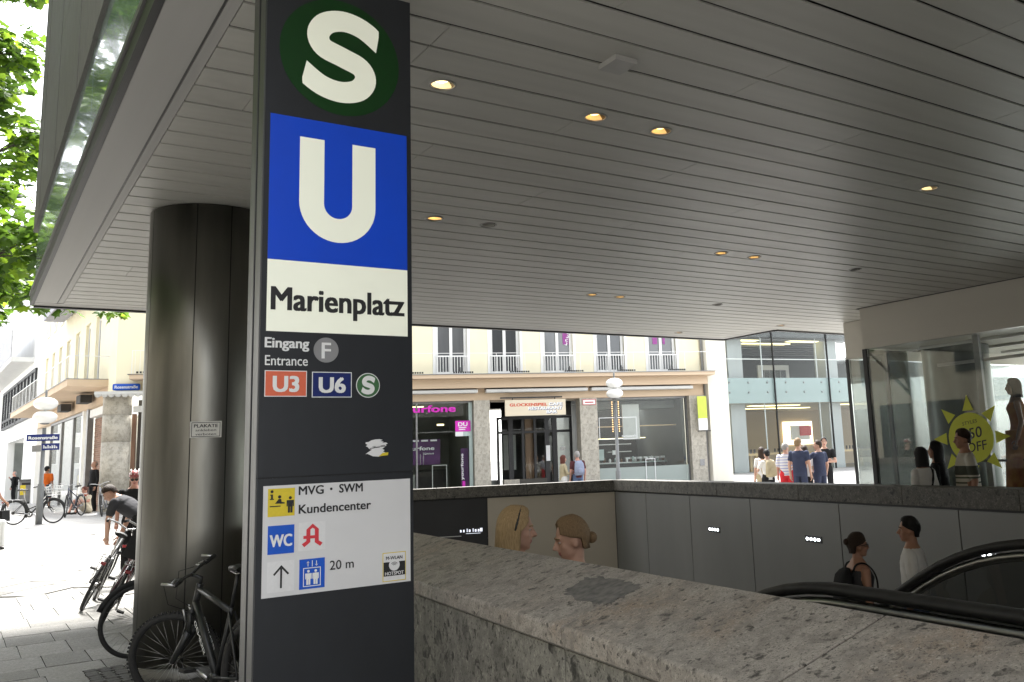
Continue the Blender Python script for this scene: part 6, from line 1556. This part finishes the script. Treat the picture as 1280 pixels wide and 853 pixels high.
        for z in levels:
            q_ = max(0.0, 1 - ((z - .022) / .112) ** 2) if z > .022 else 1.0
            rx = .081 * math.sqrt(q_) if z > .022 else .081 + (.005 if hairstyle in ('bob', 'long', 'shoulder') else 0) * S01((.02 - z) / .1) - (.030 * S01((.0 - z) / .09) if hairstyle in ('short', 'bun', 'crop', 'bald') else 0)
            ry = .1015 * math.sqrt(q_) if z > .022 else .1015 - (.036 * S01((.02 - z) / .095) if hairstyle in ('short', 'bun', 'crop', 'bald') else 0)
            if hairstyle in ('crop', 'bald'): rx *= .965; ry *= .965
            if hairstyle in ('short', 'bun'): rx *= .975; ry *= .975
            opn = 0.0 if z > .116 else R(44) * S01((.116 - z) / .028) + (R(72) if hairstyle in ('short', 'bun', 'crop', 'bald') else R(28)) * S01((.055 - z) / .065)
            if hairstyle == 'bald' and z > .04: opn = R(150) if z < .1 else R(179)
            cy = -.008 if z > -.02 else -.008 - (.012 if hairstyle in ('short', 'crop', 'bald', 'bun') else .0) * S01((-.02 - z) / .06)
            if hairstyle == 'long' and z < -.12: cy -= .03 * S01((-.12 - z) / .2); rx += .03 * S01((-.12 - z) / .2)
            row_ = []
            for a_ in range(nA + 1):
                a = math.pi / 2 + opn + (2 * math.pi - 2 * opn) * a_ / nA
                w_ = 1 + .06 * mnoise.noise(V3(a * 5 + sd0, z * 5, sd0)) + .025 * mnoise.noise(V3(a * 14, z * 8 + sd0, 3))
                zq = z if (z > -.02 or hairstyle in ('bob', 'long', 'shoulder')) else -.02 + (z + .02) * (.25 + .75 * max(0.0, -math.sin(a)) ** .35)
                row_.append(H(rx * w_ * math.cos(a), cy + ry * w_ * math.sin(a), zq + (.008 * mnoise.noise(V3(a * 8, sd0, 1)) if z == levels[-1] else 0)))
            rows.append(row_)
        W_ = nA + 1; vs = [v for r_ in rows for v in r_]
        vs.append(H(0, -.008, top + .003)); tip = len(vs) - 1
        hh.add(vs, [(i * W_ + a_, i * W_ + a_ + 1, (i + 1) * W_ + a_ + 1, (i + 1) * W_ + a_) for i in range(len(rows) - 1) for a_ in range(nA)] + [(tip, a_ + 1, a_) for a_ in range(nA)], hairm, True)
        ho = hh.build('hair', t); so = ho.modifiers.new('thickness', 'SOLIDIFY'); so.thickness = .012; so.offset = -1
        if hairstyle == 'bun':
            b_ = MB(); b_.ball(hairm, (0, 0, 0), (.033, .033, .034), 8); b_.v = [tuple(H(0, -.118, .045 if 'highbun' in extras else -.02) + HM @ Vector(v)) for v in b_.v]; b_.build('hair_bun', t)
    # accessories worn on the body
    if 'sunglasses' in extras:
        b_ = MB()
        for s in (-1, 1):
            pts = [(s * .008, .101, .018), (s * .055, .089, .020), (s * .060, .084, -.008), (s * .040, .093, -.020), (s * .014, .102, -.012)]
            a_ = [H(*p_) for p_ in pts]; c_ = [H(p_[0], p_[1] + .004, p_[2]) for p_ in pts]; b_.add(a_ + c_, [(0, 1, 2, 3, 4), (9, 8, 7, 6, 5)] + [(i, (i + 1) % 5, 5 + (i + 1) % 5, 5 + i) for i in range(5)], BLACK)
            b_.tube(BLACK, [H(s * .058, .088, .014), H(s * .078, .04, .012), H(s * .080, -.02, .004)], .0035, 5)
        b_.tube(BLACK, [H(-.01, .104, .012), H(.01, .104, .012)], .003, 5); b_.build('sunglasses', t)
    if 'hairband' in extras:
        b_ = MB(); b_.tube(BLACK, [H(.088 * math.cos(a), -.004 + .02 * math.sin(a), .022 + .112 * math.sin(a)) for a in [R(-10 + 10 * q_) for q_ in range(21)]], .008, 6); b_.build('hair_band', t)
    if 'earring' in extras:
        b_ = MB(); b_.ball(CHROME, H(.082, -.004, -.05), .006, 5); b_.ball(CHROME, H(-.082, -.004, -.05), .006, 5); b_.build('earrings', t)
    if 'helmet' in extras:
        b_ = MB(); vs = []
        for i in range(7):
            th = R(i * 15)
            for q_ in range(20): a = 6.2832 * q_ / 20; vs.append(H(.098 * math.sin(th) * math.cos(a), -.01 + .125 * math.sin(th) * math.sin(a), .045 + .105 * math.cos(th)))
        b_.add(vs, [(i * 20 + q_, i * 20 + (q_ + 1) % 20, (i + 1) * 20 + (q_ + 1) % 20, (i + 1) * 20 + q_) for i in range(6) for q_ in range(20)], mat('helmet_shell', (.25, .05, .05), .3, nz=(5, .1), coat=.4), True)
        hl = b_.build('helmet', t); so = hl.modifiers.new('thickness', 'SOLIDIFY'); so.thickness = .018; so.offset = 1
        b_ = MB()
        for xx in (-.055, 0, .055): b_.tube(PWHITE, [H(xx, .095, .095), H(xx * 1.1, .0, .168), H(xx, -.11, .11)], .008, 6)
        b_.build('helmet_ribs', t)
    if 'spectacles' in extras:
        b_ = MB()
        for s in (-1, 1): b_.tube(BLACK, [H(s * .033 + .022 * math.cos(a), .098, .004 + .018 * math.sin(a)) for a in [6.2832 * q_ / 14 for q_ in range(14)]], .0025, 4, closed=True); b_.tube(BLACK, [H(s * .055, .096, .006), H(s * .078, .0, .004)], .002, 4)
        b_.build('spectacles', t)
    t['_o'] = 0; del t['_o']
    return t, spine, H
def spl(pts, k=5):
    """smooth curve through points"""
    pts = [Vector(q_) for q_ in pts]; out = []
    for i in range(len(pts) - 1):
        p0, p1, p2, p3 = pts[max(0, i - 1)], pts[i], pts[i + 1], pts[min(len(pts) - 1, i + 2)]
        for q_ in range(k):
            u = q_ / k; out.append(.5 * ((2 * p1) + (p2 - p0) * u + (2 * p0 - 5 * p1 + 4 * p2 - p3) * u * u + (3 * p1 - p0 - 3 * p2 + p3) * u ** 3))
    return out + [pts[-1]]
def held(name, label, cat, per, build):
    """a thing a person carries: its own top-level object, placed in the person's frame"""
    t, spine, H = per
    o = thing(name, label, cat, tuple(t.location), t.rotation_euler.z); o.scale = t.scale
    build(o, spine); return o
def backpack(mname, big=1.0, round_=False):
    def f(o, spine):
        m_ = CL[mname] if mname in CL else MATS[mname]; b_ = MB(); vs = []; n = 20
        for z, sx, d0, d1 in ((1.00, .10, -.12, -.18), (1.02, .14, -.115, -.25), (1.12, .15, -.12, -.27), (1.25, .145, -.125, -.26), (1.36, .13, -.12, -.23), (1.41, .09, -.115, -.19), (1.43, .05, -.115, -.16)):
            for q_ in range(n):
                a = 6.2832 * q_ / n; c_, s_ = math.cos(a), math.sin(a); p = .6 if not round_ else 1
                vs.append(spine((sx * big * math.copysign(abs(c_) ** p, c_), (d0 + d1) / 2 + (d0 - d1) / 2 * big * math.copysign(abs(s_) ** p, s_), 1.2 + (z - 1.2) * big)))
        b_.add(vs, [(i * n + q_, i * n + (q_ + 1) % n, (i + 1) * n + (q_ + 1) % n, (i + 1) * n + q_) for i in range(6) for q_ in range(n)] + [tuple(range(n)), tuple(range(6 * n, 7 * n))], m_, True); b_.build('bag', o)
        for s in (-1, 1): b_ = MB(); b_.tube(m_, spl([spine((s * .09, -.115, 1.38)), spine((s * .10, -.07, 1.455)), spine((s * .105, .03, 1.455)), spine((s * .115, .115, 1.35)), spine((s * .14, .115, 1.2)), spine((s * .155, .03, 1.08)), spine((s * .13, -.12, 1.03))]), .019, 6, flat=.4); b_.build('strap', o)
        b_ = MB(); p0 = spine((0, -.27 * big - .0, 1.13)); b_.ball(m_, p0 + V3(0, .02, 0), (.09 * big, .03, .085 * big), 8); b_.build('pocket', o)
    return f
IR = R(-34.8)     # world angle of 'rightwards along the far shops'
# --- two women on the walkway just behind the granite wall
a1 = person('woman with straight blonde hair and dark hair band turned towards the woman with a bun', (2.585, 4.62, -.325), IR + R(8), 1.70, 'f', head=(R(-4), R(5), 0), hairstyle='shoulder', hair='blonde', extras=('hairband', 'earring'), look=dict(shirt='black', sleeve=.4, pants='denim', neck=.03), vox=.0085, skin_='fair', group='people going down into the station')
a2 = person('woman with a low dark blonde bun looking down behind the granite wall', (2.76, 4.29, -.325), IR + R(188), 1.645, 'f', head=(R(4), R(13), R(0)), hairstyle='bun', hair='darkblonde', look=dict(shirt='white', sleeve=.0, pants='beige', neck=.07), vox=.0085, skin_='fair', group='people going down into the station')
# --- couple on the stairs
b1 = person('woman in black sunglasses with a high bun and black rucksack on the stairs', (7.05, 5.99, -.825), IR + R(12), 1.635, 'f', head=(R(-6), 0, 0), hairstyle='bun', hair='brown', extras=('sunglasses', 'highbun'), look=dict(shirt='charcoal', sleeve=0, pants='black', neck=.05), vox=.010, skin_='tan', group='people going down into the station')
b2_ = person('man in a white T-shirt with short dark hair facing the woman in sunglasses', (7.72, 5.88, -.825), IR + R(155), 1.74, 'm', head=(R(14), 0, 0), hairstyle='short', hair='black', look=dict(shirt='white', sleeve=.6, pants='denim', loose_shirt=True), vox=.010, skin_='tan', group='people going down into the station')
held('rucksack', 'black rucksack on the back of the woman in sunglasses', 'rucksack', b1, backpack('black', .95))
# --- three people by the shop glass
c1 = person('balding man in a cream polo shirt with dark chest stripes by the sale sticker', (10.52, 7.06, 0), IR + R(172), 1.775, 'm', head=(R(0), R(3), 0), hairstyle='crop', hair='brown', look=dict(shirt='hooped', sleeve=.75, pants='charcoal', loose_shirt=True), vox=.010, skin_='tan', girth=1.14, group='people passing the corner shop')
c2 = person('woman in a white blouse with a dark bob seen from behind with a shoulder strap', (10.28, 7.54, 0), IR + R(118), 1.565, 'f', hairstyle='bob', hair='black', look=dict(shirt='white', sleeve=.7, pants='charcoal', loose_shirt=True), vox=.011, skin_='tan', girth=1.1, group='people passing the corner shop')
c3 = person('woman with long black hair in a dark top beside the woman in the white blouse', (10.74, 7.64, 0), IR + R(150), 1.63, 'f', head=(R(12), 0, 0), hairstyle='long', hair='black', look=dict(shirt='black', sleeve=1, pants='black', loose_shirt=True), vox=.011, skin_='tan', girth=1.1, group='people passing the corner shop')
def strap_bag(o, spine):
    b_ = MB(); b_.tube(CL['black'], [spine((.10, -.09, 1.43)), spine((.04, -.14, 1.3)), spine((-.05, -.15, 1.1)), spine((-.16, -.12, .92))], .02, 6, flat=.35); b_.tube(CL['black'], [spine((.10, -.09, 1.43)), spine((.12, .0, 1.48)), spine((.08, .11, 1.40)), spine((-.05, .14, 1.2)), spine((-.17, .08, .95))], .02, 6, flat=.35); b_.build('strap', o)
    b_ = MB(); b_.box(CL['black'], -.24, -.15, -.14, .12, .70, .95, bev=.03); b_.build('bag', o)
held('shoulder_bag', 'black shoulder bag with a strap across the white blouse', 'bag', c2, strap_bag)
# --- group in front of the glass store
GF = dict(group='people standing before the glass store', vox=.015)
d1 = person('woman in white T-shirt and black shorts with a round beige bag on her back', (17.41, 17.53, 0), R(75), 1.60, 'f', hairstyle='bun', hair='black', look=dict(shirt='white', sleeve=.6, pants='black', pant_len=.32, loose_shirt=True), arms=[((.27, .10, 1.15), (.12, .30, 1.38)), ((-.27, .10, 1.15), (-.10, .30, 1.36))], **GF)
held('round_bag', 'round beige bag on the back of the woman with the phone', 'bag', d1, backpack('beige', 1.15, True))
d2 = person('woman in pale clothes mostly hidden by the woman with the round bag', (17.86, 18.18, 0), R(60), 1.66, 'f', hairstyle='shoulder', hair='brown', look=dict(shirt='white', sleeve=.6, pants='beige', loose_shirt=True), **GF)
d3 = person('man in a white and blue striped polo shirt and red shorts', (18.17, 17.58, 0), R(40), 1.745, 'm', head=(R(-40), 0, 0), hairstyle='crop', hair='grey', look=dict(shirt='striped', sleeve=.8, pants='red', pant_len=.45, loose_shirt=True), girth=1.12, **GF)
d4 = person('tall man in a navy T-shirt and navy trousers with blond hair', (17.69, 16.66, 0), R(30), 1.85, 'm', head=(R(-20), 0, 0), hairstyle='short', hair='darkblonde', look=dict(shirt='navy', sleeve=.5, pants='navy', loose_shirt=True), **GF)
d5 = person('woman in a white top and black trousers embraced by the man in navy', (18.44, 17.15, 0), R(50), 1.66, 'f', hairstyle='shoulder', hair='brown', look=dict(shirt='white', sleeve=.6, pants='black', loose_shirt=True), **GF)
d6 = person('man in navy shirt and navy shorts reaching an arm round the woman in white', (18.36, 16.60, 0), R(85), 1.78, 'm', head=(R(50), R(-4), 0), hairstyle='short', hair='brown', look=dict(shirt='navy', sleeve=.55, pants='navy', pant_len=.5, loose_shirt=True), arms=[None, ((-.36, .16, 1.20), (-.52, .24, 1.14))], **GF)
d7 = person('man in a black T-shirt facing the square with folded arms behind the group', (20.17, 18.0, .0), R(225), 1.86, 'm', hairstyle='short', hair='black', look=dict(shirt='black', sleeve=.55, pants='black'), arms=[((.26, .10, 1.12), (.0, .24, 1.16)), ((-.26, .10, 1.12), (.04, .22, 1.12))], **GF)
# --- couple at the cafe
e1 = person('woman in a beige jacket and white trousers standing by the cafe door', (16.56, 26.2, gz(16.6, 26.2)), IR + R(20), 1.68, 'f', hairstyle='bob', hair='reddish', look=dict(shirt='beige', sleeve=2, pants='white', loose_shirt=True), arms=[((.27, .06, 1.13), (.10, .26, 1.10)), ((-.27, .06, 1.13), (-.08, .26, 1.10))], vox=.016, group='couple at the cafe door')
e2 = person('grey haired man in a maroon shirt and jeans carrying a pale blue rucksack', (16.93, 25.9, gz(16.9, 25.9)), R(75), 1.79, 'm', hairstyle='short', hair='grey', look=dict(shirt='maroon', sleeve=.6, pants='denim', loose_shirt=True), vox=.016, group='couple at the cafe door', skin_='pink')
held('rucksack', 'pale blue grey rucksack on the man in maroon', 'rucksack', e2, backpack('bluegrey', 1.1))
# --- runner beyond the shop
person('person in a blue top striding past beyond the corner shop', (25.6, 15.5, gz(25.6, 15.5)), R(120), 1.66, 'm', bend=R(10), hairstyle='short', hair='brown', look=dict(shirt='blue', sleeve=.5, pants='charcoal', pant_len=.5), arms=[((.30, -.14, 1.16), (.26, .12, 1.05)), ((-.34, .18, 1.2), (-.50, .36, 1.14))], legs=[((.09, .28, .62), (.1, .22, .22), (.11, .36, .15)), ((-.09, -.12, .50), (-.1, -.42, .30), (-.1, -.40, .16))], vox=.016)
# --- bending cyclist and companion behind the bicycles
f1 = person('man in a charcoal T-shirt bending down over the parked bicycles', (2.36, 15.75, gz(2.3, 15.7)), IR + R(176), 1.78, 'm', bend=R(52), head=(R(18), R(6), 0), hairstyle='crop', hair='brown', look=dict(shirt='charcoal', sleeve=.62, pants='black', loose_shirt=True), arms=[((.25, .38, .98), (.18, .46, .72)), ((-.24, .40, .98), (-.14, .47, .73))], legs=[((.11, .06, .50), (.12, -.03, .085), (.13, .14, .035)), ((-.11, .02, .50), (-.12, -.06, .085), (-.13, .11, .035))], vox=.011, skin_='fair')
f2 = person('cyclist in a red helmet standing behind the bending man', (2.45, 17.4, gz(2.45, 17.4)), R(-100), 1.68, 'm', head=(0, R(12), 0), hairstyle='short', hair='brown', extras=('helmet', 'sunglasses'), look=dict(shirt='black', sleeve=.6, pants='black'), vox=.014, skin_='pink')
# --- people up the street
person('man in a bright orange T-shirt and blue shorts with dark hair', (3.0, 44.6, gz(3, 44)), R(60), 1.74, 'm', head=(R(-20), 0, 0), hairstyle='short', hair='black', look=dict(shirt='orange', sleeve=.75, pants='navy', pant_len=.45, loose_shirt=True), legs=[((.1, .14, .52), (.11, .10, .10), (.11, .27, .05)), ((-.1, -.04, .52), (-.1, -.24, .12), (-.1, -.10, .045))], vox=.018, skin_='tan')
g2 = person('person dressed in black with a black bag on the back, by the grey litter bin', (2.55, 60.5, gz(2.5, 60)), R(160), 1.70, 'm', head=(0, R(6), 0), hairstyle='bald', hair='grey', look=dict(shirt='black', sleeve=2, pants='black', loose_shirt=True), arms=[((.26, .10, 1.14), (.08, .22, 1.36)), None], vox=.018, skin_='pink')
held('rucksack', 'black rucksack on the person dressed in black', 'rucksack', g2, backpack('black', 1.1))
g3 = person('person with spectacles sitting on the ground with bare knees drawn up by the limestone pier', (3.75, 36.9, gz(3.7, 36.9) + .0), R(215), 1.72, 'm', bend=R(12), hips_z=.14, hairstyle='short', hair='reddish', head=(0, R(10), 0), extras=('spectacles',), look=dict(shirt='cream', sleeve=.5, pants='cream', pant_len=.35), arms=[((.30, .22, .42), (.10, .46, .44)), ((-.30, .22, .42), (-.08, .46, .44))], legs=[((.14, .42, .46), (.12, .62, .085), (.13, .78, .035)), ((-.14, .40, .48), (-.12, .58, .085), (-.13, .75, .035))], vox=.016, skin_='pink')
g4 = person('woman in a patterned light top carrying a dark handbag at the street edge', (.56, 24.6, gz(.56, 24.6)), R(60), 1.64, 'f', hairstyle='shoulder', hair='blonde', look=dict(shirt='khaki', sleeve=.5, pants='beige', loose_shirt=True), arms=[((.26, .05, 1.12), (.30, .22, .98)), None], vox=.016, skin_='tan')
def hand_bag(o, spine):
    b_ = MB(); b_.prism(CL['black'], [(-.04, .55), (.34, .55), (.30, .80), (.0, .80)], .22, .36, T=Matrix(((0, 0, 1, 0), (1, 0, 0, 0), (0, 1, 0, 0), (0, 0, 0, 1)))); b_.build('bag', o)
    b_ = MB(); b_.tube(CL['black'], [(.29, .06, .80), (.30, .12, .97), (.30, .20, .99), (.29, .26, .80)], .010, 6); b_.build('handle', o)
held('handbag', 'dark handbag hanging from the arm of the woman at the street edge', 'bag', g4, hand_bag)
sc_ = thing('suitcase', 'white hard shell suitcase on small black wheels at the street edge', 'suitcase', (.70, 23.6, gz(.7, 23.6)), R(10))
b_ = MB(); b_.box(WHITE, -.19, .19, -.13, .13, .07, .62, bev=.04); b_.build('shell', sc_)
for k in range(4): ubox('rib', SIDEWHITE, -.135 + k * .08, -.115 + k * .08, -.137, -.128, .12, .57, sc_)
for sx in (-1, 1):
    for sy in (-1, 1): b_ = MB(); b_.lathe(BLACK, [(0, -.015), (.032, -.015), (.032, .015), (0, .015)], 12, c=(sx * .15, sy * .09, .033), axis='y'); b_.build('wheel', sc_)
b_ = MB(); b_.tube(CHROME, [(-.08, .10, .6), (-.08, .10, 1.0), (.08, .10, 1.0), (.08, .10, .6)], .009, 6); b_.build('handle', sc_)
person('person in a dark suit beside the brick wall behind the limestone pier', (4.05, 38.3, gz(4, 38.3)), R(200), 1.80, 'm', hairstyle='bald', hair='grey', look=dict(shirt='black', sleeve=2, pants='black', loose_shirt=True), vox=.018)
# --- mannequin in a rust coloured dress in the shop window
DRESS = mat('rust_dress', (.30, .10, .05), .8, nz=(9, .5), color2=(.45, .22, .07), bump=(30, .4)); DUMMY = mat('mannequin_skin', (.25, .14, .09), .4, nz=(8, .08))
CL['dress'] = DRESS; SK['dummy'] = DUMMY
pod = thing('display_podium', 'low white display podium under the mannequin in the shop window', 'podium', (13.14, 7.86, .05)); ubox('block', WHITE, -.3, .3, -.35, .35, 0, .66, pod); ubox('plinth', GREYM, -.27, .27, -.32, .32, -.0, .012, pod)
mn = person('mannequin in a long rust and yellow dress on a white podium in the shop window', (13.14, 7.86, .71), IR + R(160), 1.82, 'f', hairstyle='bob', hair='brown', look=dict(shirt='dress', sleeve=0, pants='dress', skirt=(.12, 1.0, .26), neck=.05), vox=.012, skin_='dummy')[0]
mn.name = 'mannequin'; mn['category'] = 'mannequin'
bpy.data.scenes.remove(WORK)
